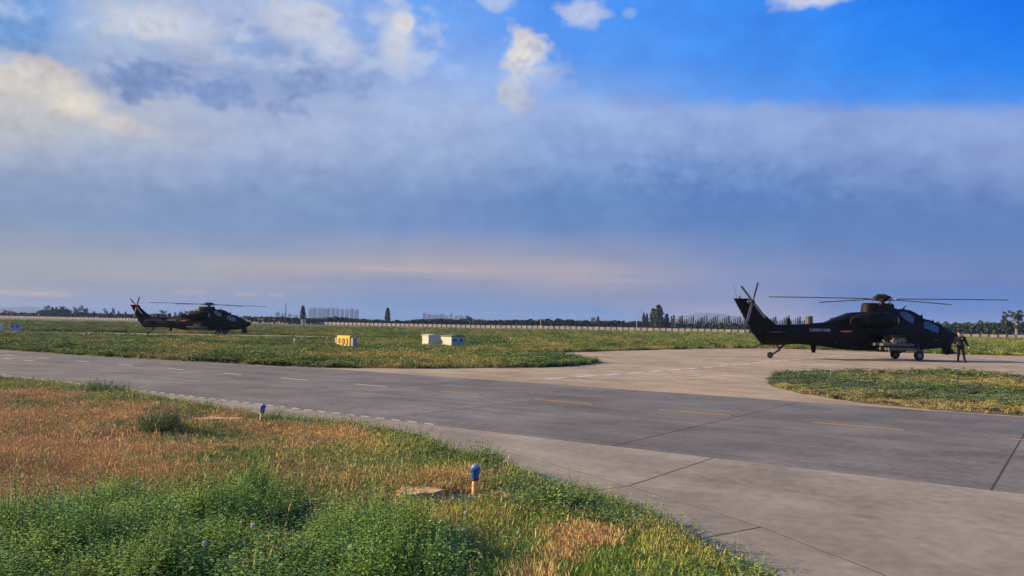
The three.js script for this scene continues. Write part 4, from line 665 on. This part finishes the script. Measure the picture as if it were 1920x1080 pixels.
// hedges: leafy masses behind the wall
function hedge(label, pts, dens, size, cols) {               // pts: [px, top px, depth]
  const geo = leafCloud(() => {
    const k = rnd() * (pts.length - 1), i = Math.min(pts.length - 2, Math.floor(k)), t = k - i, px = lerp(pts[i][0], pts[i + 1][0], t), d = lerp(pts[i][2], pts[i + 1][2], t) + rr(-3.5, 3.5), top = lerp(pts[i][1], pts[i + 1][1], t), h = hgt(px, top, d) * (1 + .35 * fbm(px * .09, d * .02, 3)), [x, z] = atBearing(px, d); return [x, h * Math.sqrt(rnd()) * .97, z];
  }, dens, size, cols);
  const m = single('hedge', geo, leafMat, label, 'hedge'); m.userData.kind = 'stuff'; return m;
}
seed = 99;
const DG = [[.022, .036, .016], [.028, .044, .018], [.02, .03, .015]], BG = [[.04, .075, .028], [.034, .064, .026], [.05, .085, .03]];
hedge('low dark hedge line along the far left beyond the wall', [[-30, 588, 590], [60, 588, 560], [140, 587, 545], [250, 590, 510], [300, 591, 480]], 2600, 1.5, DG);
hedge('green shrub belt beyond the wall around the far helicopter', [[380, 592, 440], [470, 595, 420], [530, 596, 410], [560, 598, 400], [600, 599, 420], [640, 595, 420], [665, 598, 420], [700, 601, 420]], 3000, 1.2, GREENS);
hedge('dark low shrub belt beyond the wall in the centre', [[690, 601, 420], [760, 603, 430], [790, 600, 430], [830, 599, 430], [870, 600, 430], [930, 602, 430]], 2600, 1.2, DG);
hedge('long dark clipped hedge beyond the wall right of centre', [[880, 603, 410], [960, 601, 400], [1040, 600, 395], [1100, 602, 390], [1180, 604, 385], [1260, 605, 380]], 6500, 1.0, DG);
hedge('dark hedge under the poplar row behind the near helicopter', [[1262, 606, 380], [1330, 607, 370], [1400, 609, 360], [1480, 611, 350], [1540, 612, 345]], 5200, 1.0, DG.concat(GREENS));
hedge('tall green hedge beyond the wall at the right', [[1690, 606, 315], [1770, 607, 308], [1830, 606, 304], [1880, 605, 300], [1950, 606, 296]], 7000, .85, BG);

// ================================================================ grass and weeds
function blades(n, h, spread, w, lean, heads) {              // a tuft of bent tapering blades, some with a seed head
  const P = [], C = [];
  for (let i = 0; i < n; i++) {
    const a = rnd() * 6.283, r = spread * Math.sqrt(rnd()), bx = Math.cos(a) * r, bz = Math.sin(a) * r, hh = h * rr(.55, 1.15), la = rnd() * 6.283, ln = lean * hh * rr(.2, 1.1), q = rr(.72, 1.28), wa = rnd() * 6.283, wx = Math.cos(wa) * w, wz = Math.sin(wa) * w;
    const at = (t) => [bx + Math.cos(la) * ln * t * t, hh * (t - .12 * t * t * lean), bz + Math.sin(la) * ln * t * t], p0 = at(0), p1 = at(.55), p2 = at(1);
    const add = (p, s) => P.push(p[0] + wx * s, p[1], p[2] + wz * s);
    add(p0, -1); add(p0, 1); add(p1, .75); add(p0, -1); add(p1, .75); add(p1, -.75); add(p1, -.75); add(p1, .75); add(p2, 0);
    for (let k = 0; k < 9; k++) C.push(q, q, q);
    if (heads && rnd() < heads) { const e = at(1.16), m = at(1.05), s = w * 1.9; P.push(p2[0] - wx, p2[1] - .01, p2[2] - wz, m[0] + wz / w * s, m[1], m[2] - wx / w * s, e[0], e[1] + .012, e[2], p2[0] + wx, p2[1] - .01, p2[2] + wz, e[0], e[1] + .012, e[2], m[0] - wz / w * s, m[1], m[2] + wx / w * s); for (let k = 0; k < 6; k++) C.push(q * 1.25, q * 1.2, q * 1.1); }
  }
  return pack(P, C);
}
function pack(P, C) { const g = new THREE.BufferGeometry(); g.setAttribute('position', new THREE.Float32BufferAttribute(P, 3)); g.setAttribute('color', new THREE.Float32BufferAttribute(C, 3)); g.computeVertexNormals(); return g; }
function leafy(stems, h, spread, leaf, per, flop = .5) {      // upright stems set with small leaflets
  const P = [], C = [], tri = (a, b, c, q) => { P.push(...a, ...b, ...c); for (let k = 0; k < 3; k++) C.push(q, q, q * .95); };
  for (let s = 0; s < stems; s++) {
    const a = rnd() * 6.283, r = spread * Math.sqrt(rnd()), bx = Math.cos(a) * r * .5, bz = Math.sin(a) * r * .5, hh = h * rr(.6, 1.1), tx = Math.cos(a) * r * (1 + flop), tz = Math.sin(a) * r * (1 + flop);
    const at = (t) => [lerp(bx, tx, t * t), hh * t, lerp(bz, tz, t * t)]; let p = at(0);
    for (let k = 1; k <= 2; k++) { const e = at(k / 2); tri([p[0] - .002, p[1], p[2]], [p[0] + .002, p[1], p[2]], e, .8); p = e; }
    for (let k = 0; k < per; k++) {
      const t = Math.pow((k + .6) / per, .8), o = at(t), an = k * 2.4 + rnd(), L = leaf * rr(.7, 1.25) * (1.15 - .35 * t), up = rr(-.1, .7), q = rr(.7, 1.35);
      for (const d of [-.55, 0, .55]) { const c = Math.cos(an + d), sn = Math.sin(an + d), mx = o[0] + c * L * .55, mz = o[2] + sn * L * .55, my = o[1] + up * L * .6, w = L * .26; const e = [o[0] + c * L, o[1] + up * L * .8, o[2] + sn * L], l1 = [mx - sn * w, my, mz + c * w], l2 = [mx + sn * w, my + .15 * w, mz - c * w]; tri(o, l1, l2, q); tri(l1, e, l2, q * 1.06); }
    }
  }
  return pack(P, C);
}
const grassMat = new THREE.MeshStandardMaterial({ vertexColors: true, roughness: .8 });
const field = {};
function sow(key, geo, x, y, z, s, sy, c) { (field[key] ??= { geo, list: [] }).list.push([x, y, z, rnd() * 6.283, s, sy, c]); }
function reap(names) {
  for (const [key, label, category, name] of names) {
    const f = field[key]; if (!f) continue;
    const m = new THREE.InstancedMesh(f.geo, grassMat, f.list.length), d = new THREE.Object3D(), col = new THREE.Color();
    f.list.forEach(([x, y, z, a, s, sy, c], i) => { d.position.set(x, y, z); d.rotation.set(0, a, 0); d.scale.set(s, sy, s); d.updateMatrix(); m.setMatrixAt(i, d.matrix); m.setColorAt(i, col.setRGB(...c)); });
    m.name = numbered(name); m.userData = { label, category, kind: 'stuff' }; m.castShadow = m.receiveShadow = true; scene.add(m);
  }
}
seed = 31;
const G = {
  dry: [0, 1, 2].map(() => blades(18, .125, .065, .0018, .55, .7)), green: [0, 1, 2].map(() => blades(17, .12, .06, .0024, .65, .15)), straw: [blades(7, .3, .05, .0022, .3, .9)],
  lush: [leafy(9, .24, .12, .018, 15, .35), leafy(6, .33, .1, .015, 20, .5), leafy(8, .2, .15, .022, 10, .6)], weed: [0, 1].map(() => leafy(7, .13, .09, .018, 10)), stalk: [leafy(2, .3, .06, .02, 8, .8), leafy(3, .24, .08, .016, 9, 1)],
  farTuft: [0, 1].map(() => blades(16, .3, .2, .012, .5, .15)), farWeed: [0, 1, 2].map(() => leafy(8, .34, .3, .1, 7)), farDry: [0, 1].map(() => blades(16, .28, .2, .01, .5, .5)),
};
const mixc = (a, b, t) => [lerp(a[0], b[0], t), lerp(a[1], b[1], t), lerp(a[2], b[2], t)], vary = (c, k = .18) => { const q = rr(1 - k, 1 + k), w = rr(-.08, .08); return [c[0] * q * (1 + w), c[1] * q, c[2] * q * (1 - w)]; };
const K = { red: [.42, .255, .12], tan: [.52, .365, .165], gold: [.38, .3, .11], olive: [.27, .235, .062], green: [.16, .25, .042], lime: [.3, .35, .05], lush: [.115, .245, .033], deep: [.07, .13, .03], grey: [.2, .18, .12] };
const half = 0.665;                                          // a little wider than the view
// near verge, from the camera's feet to the taxiway
function verge() {
  const put = (x, z, dens, detail) => {
    const sd = grassDist(x, z); if (sd < -.04) return;
    const y = soilY(x, z, sd) - .01, lushW = blob('lush', x, z), redW = blob('red', x, z), limeW = blob('lime', x, z), edge = sstep(1.25, .25, sd + .5 * noise(x * .8, z * .8)), n = noise(x * .75 + 4, z * .75), n2 = noise(x * 2.6, z * 2.6 + 9), big = fbm(x * .28 + 2, z * .28 + 7, 3), s = rr(.75, 1.25), thin = sd < .12 ? .6 : 1, ds = detail;
    if (Math.hypot(x + .8, (z + 7.12) * .9) < .3 || Math.hypot(x + .4, (z + 7.2) * .8) < .24 || Math.hypot((x + 4.35) * .8, (z + 12.05) * 1.2) < .36 || Math.hypot(x + 3.86, (z + 12.3)) < .25) return;
    if (lushW > .25 + .5 * rnd()) { const lump = 1 + .55 * noise(x * 2.3 + 1, z * 2.3) + .25 * n; if (rnd() < .42 + .25 * n2) sow('lush' + Math.floor(rnd() * 3), G.lush[0], x, y, z, s * (.7 + .6 * rnd()) * ds, rr(.5, 1.3) * (.5 + .6 * lushW) * lump, vary(mixc(mixc(K.lush, K.lime, clamp(.15 + n2 * .8 + rr(-.2, .2), 0, .7)), K.deep, clamp(-n2 * .8, 0, .5)), .25)); if (rnd() > .12) return; }
    const fringe = edge * sstep(.25, -.3, n + .4 * redW * 0);
    if (rnd() < .05 + .2 * fringe) { const tall = 1 + .9 * sstep(.15, .5, noise(x * 1.7 + 20, z * 1.7)) * edge; sow('weed' + Math.floor(rnd() * 2), null, x, y, z, s * rr(.8, 1.3) * ds * Math.sqrt(tall), rr(.7, 1.35) * tall, vary(mixc(K.green, K.deep, rnd()), .25)); return; }
    if (rnd() < .007 * (1 - edge)) { sow('straw0', null, x, y, z, s, rr(.5, 1), vary(K.tan)); return; }
    if (rnd() < .012 + .02 * edge) { sow('stalk' + Math.floor(rnd() * 2), null, x, y, z, s, rr(.7, 1.25), vary(mixc(K.olive, K.green, rnd()), .25)); return; }
    const red = redW * .74 - .5 * edge + n2 * .4 + n * .3 + rr(-.25, .25), lime = Math.max(limeW, fringe * .8) + n2 * .25;
    let c, kind = 'dry';
    if (red > .38) c = mixc(K.red, K.tan, clamp(.45 + n * .9 + rr(-.25, .25), 0, 1));
    else if (lime > .45) { c = mixc(K.lime, K.green, clamp(.5 - n + rr(-.3, .3), 0, 1)); kind = 'green'; if (rnd() < .2) { c = K.gold; kind = 'dry'; } }
    else { const t = clamp(.6 + big * 1.6 + n * .6 + n2 * .2 + rr(-.28, .28) - .3 * red, 0, 1); c = t < .5 ? mixc(K.tan, K.olive, t * 2) : mixc(K.olive, K.green, t * 2 - 1); kind = t > .55 ? 'green' : 'dry'; }
    sow(kind + Math.floor(rnd() * 3), null, x, y, z, s * ds, rr(.6, 1.15) * thin * (kind === 'dry' ? .95 : 1.05) * (1 + .35 * n), vary(c));
  };
  for (let i = 0; i < 64000; i++) { const d = lerp(4.2, 9.5, Math.pow(rnd(), .72)), a = rr(-half, .36); put(a * d, -d, 0, .9); }
  for (let i = 0; i < 70000; i++) { const d = lerp(9, 22.5, Math.pow(rnd(), .75)), a = rr(-half, .1); put(a * d, -d, 1, 1.2); }
}
verge();
// island, mid field and beyond: clumps that grow with distance
const ISLE = [[7.55, -21.1], [8, -18.8], [9, -17.1], [10.3, -16.1], [20, -9.2], [20, -9.1], [10.3, -16], [9, -17], [8, -18.7]];
function meadow() {
  const put = (x, z, s, d) => {
    const sd = grassDist(x, z); if (sd < .05 || (z > -25 && x < 5) || (z < -192 && z > -212 && x > -62 && x < 44)) return;
    const y = soilY(x, z, sd) - .02, isl = x > 7 && z > -33 && z < -14, n = fbm(x * .16 + 5, z * .16, 3), n2 = noise(x * .7, z * .7), edge = sstep(1.6, .3, sd);
    let t = clamp(.66 + n * 1.05 + n2 * .16 + rr(-.2, .2), 0, 1), c, kind;
    if (isl) { const low = sstep(2.6, .4, edgeDist(ISLE, x, z) + n2 * 1.2); t = clamp(t + .04 - low * .6, 0, 1); }
    else t = clamp(t - edge * .35 * rnd(), 0, 1);
    c = t < .4 ? mixc(K.gold, K.olive, t / .4) : t < .75 ? mixc(K.olive, K.green, (t - .4) / .35) : mixc(K.green, K.deep, (t - .75) * 4);
    kind = t < .35 ? 'farDry' : t > .62 && rnd() < .6 ? 'farWeed' : 'farTuft';
    if (isl && (rnd() < .08 || (z < -26.5 && edge > .4 && noise(x * 1.2, z) > -.05 && rnd() < .5))) { kind = 'farWeed'; c = mixc(K.grey, K.deep, rnd()); s *= 1.3; }
    c = mixc(c, K.tan, clamp(n2 * .5 - .12, 0, .25)).map((v) => v * .95 * (1 + .35 * noise(x * 1.6, z * 1.6)));
    if (d === 2) { const lz = edgeDist(LANE, x, z); if (lz < 16 && z > -95) s *= .24; }
    sow(kind + Math.floor(rnd() * (kind === 'farWeed' ? 3 : 2)), null, x, y, z, s * rr(.7, 1.35), s * rr(.6, 1.3) * (edge > .6 ? .8 : 1) * (isl ? .62 : 1) * (1.05 + .9 * Math.max(0, noise(x * .33, z * .33 + 4)) + .55 * noise(x * 1.1, z * 1.1)), vary(c, .3));
  };
  for (let i = 0; i < 40000; i++) { const x = rr(7.2, 26), z = rr(-33, -12); if (Math.abs(x / -z) < .7) put(x, z, .42, 0); }
  for (let i = 0; i < 110000; i++) { const d = lerp(27, 62, Math.pow(rnd(), .75)), a = rr(-half, half); put(a * d, -d, .66, 1); }
  for (let i = 0; i < 90000; i++) { const d = lerp(60, 125, Math.pow(rnd(), .8)), a = rr(-half, half); put(a * d, -d, 1.0, 2); }
  for (let i = 0; i < 30000; i++) { const d = lerp(120, 215, Math.pow(rnd(), .8)), a = rr(-half, half); put(a * d, -d, 1.6, 3); }
}
meadow();
for (const k of Object.keys(field)) { const [, n, i] = k.match(/^(\D+)(\d)$/); field[k].geo = G[n][+i % G[n].length]; }
reap([0, 1, 2].flatMap((i) => [['dry' + i, 'reddish and tan dry grass covering the near verge', 'grass', 'dry_grass'], ['green' + i, 'olive and green grass mixed through the near verge', 'grass', 'green_grass'], ['lush' + i, 'bright green leafy weeds thick at the bottom left', 'weeds', 'leafy_weeds'], ['weed' + i, 'low dark green weeds scattered along the taxiway edge', 'weeds', 'low_weeds'], ['straw' + i, 'pale tall straw stalks standing above the near verge', 'grass', 'straw_stalks'], ['stalk' + i, 'thin branching weed stalks along the pavement edge', 'weeds', 'weed_stalks'], ['farTuft' + i, 'green meadow grass of the island and the wide field', 'grass', 'meadow_grass'], ['farWeed' + i, 'darker leafy weeds across the island and the wide field', 'weeds', 'meadow_weeds'], ['farDry' + i, 'yellow dry grass along the edges of island and field', 'grass', 'dry_meadow_grass']]));

// single plants that can be told apart
seed = 555;
const bushMat = new THREE.MeshStandardMaterial({ vertexColors: true, roughness: .85, color: new THREE.Color().setRGB(.095, .17, .06) });
function bush(label, x, z, r, h, n, leaf) {
  const y = soilY(x, z, 2), t = thing('round_bush', label, 'bush', [x, y, z]), stems = [], parts = [];
  for (let i = 0; i < 16; i++) { const a = i * 2.4, q = r * rr(.4, .95); stems.push(rod([Math.cos(a) * .04, -.02, Math.sin(a) * .04], [Math.cos(a) * q, h * rr(.4, .85), Math.sin(a) * q], .006, .003, 4)); }
  part(t, 'stem', merge(stems), barkDark);
  for (let i = 0; i < n; i++) { const a = rnd() * 6.283, k = Math.sqrt(rnd()), g = leafy(3, h * (1.05 - .45 * k * k), .1, leaf, 10, .6); g.translate(Math.cos(a) * r * k * .85, 0, Math.sin(a) * r * k * .85); parts.push(g); }
  part(t, 'foliage', merge(parts), bushMat); return t;
}
bush('round grey-green bush on the dry verge left of the farther lamp', -4.62, -10.7, .33, .46, 120, .024);
bush('low dark bush at the top left of the dry verge', -6.95, -12.7, .42, .14, 34, .02);
bush('dark weed clump just right of the nearest blue lamp', .08, -6.95, .3, .13, 26, .022);
const fluff = std(.6, .58, .5, 1), stemGreen = std(.16, .2, .08, .8);
[[-.3, -5.78, .22, 'white seed head right of centre below the nearest lamp'], [-.28, -5.15, .25, 'white seed head low in the centre near the bottom edge'], [-1.56, -4.97, .31, 'white seed head standing in the green weeds'], [-.9, -4.66, .27, 'left of two white seed heads at the bottom edge'], [-.77, -4.66, .27, 'right of two white seed heads at the bottom edge'], [-2.8, -6.09, .32, 'pale seed head at the upper rim of the green weeds'], [-1.7, -4.56, .3, 'small seed head cut by the bottom edge in the weeds']].forEach(([x, z, h, lab], i) => {
  const y = soilY(x, z, 2), hh = h + .03, t = thing('seed_head', lab, 'flower', [x, y, z], i, 'dandelion clocks in the near verge');
  part(t, 'stem', rod([.02, 0, .01], [0, hh, 0], .0025, .002, 5), stemGreen);
  const f = [], r = .0135 + .003 * rnd(); f.push(new THREE.IcosahedronGeometry(r * .62, 1)); for (let k = 0; k < 90; k++) { const b = 1 - 2 * (k + .5) / 90, a = k * 2.4, q = Math.sqrt(1 - b * b), d = [q * Math.cos(a), b, q * Math.sin(a)]; f.push(rod(d.map((v) => v * r * .5), d.map((v) => v * r * rr(.95, 1.12)), .0006, .0022, 3)); }
  part(t, 'fluff', merge(f).translate(0, hh, 0), fluff);
});
const renderer = new THREE.WebGLRenderer({ antialias: true });
renderer.toneMapping = THREE.LinearToneMapping; renderer.toneMappingExposure = EXPOSURE;
renderer.shadowMap.enabled = true; renderer.shadowMap.type = THREE.PCFSoftShadowMap;
renderer.render(scene, camera);
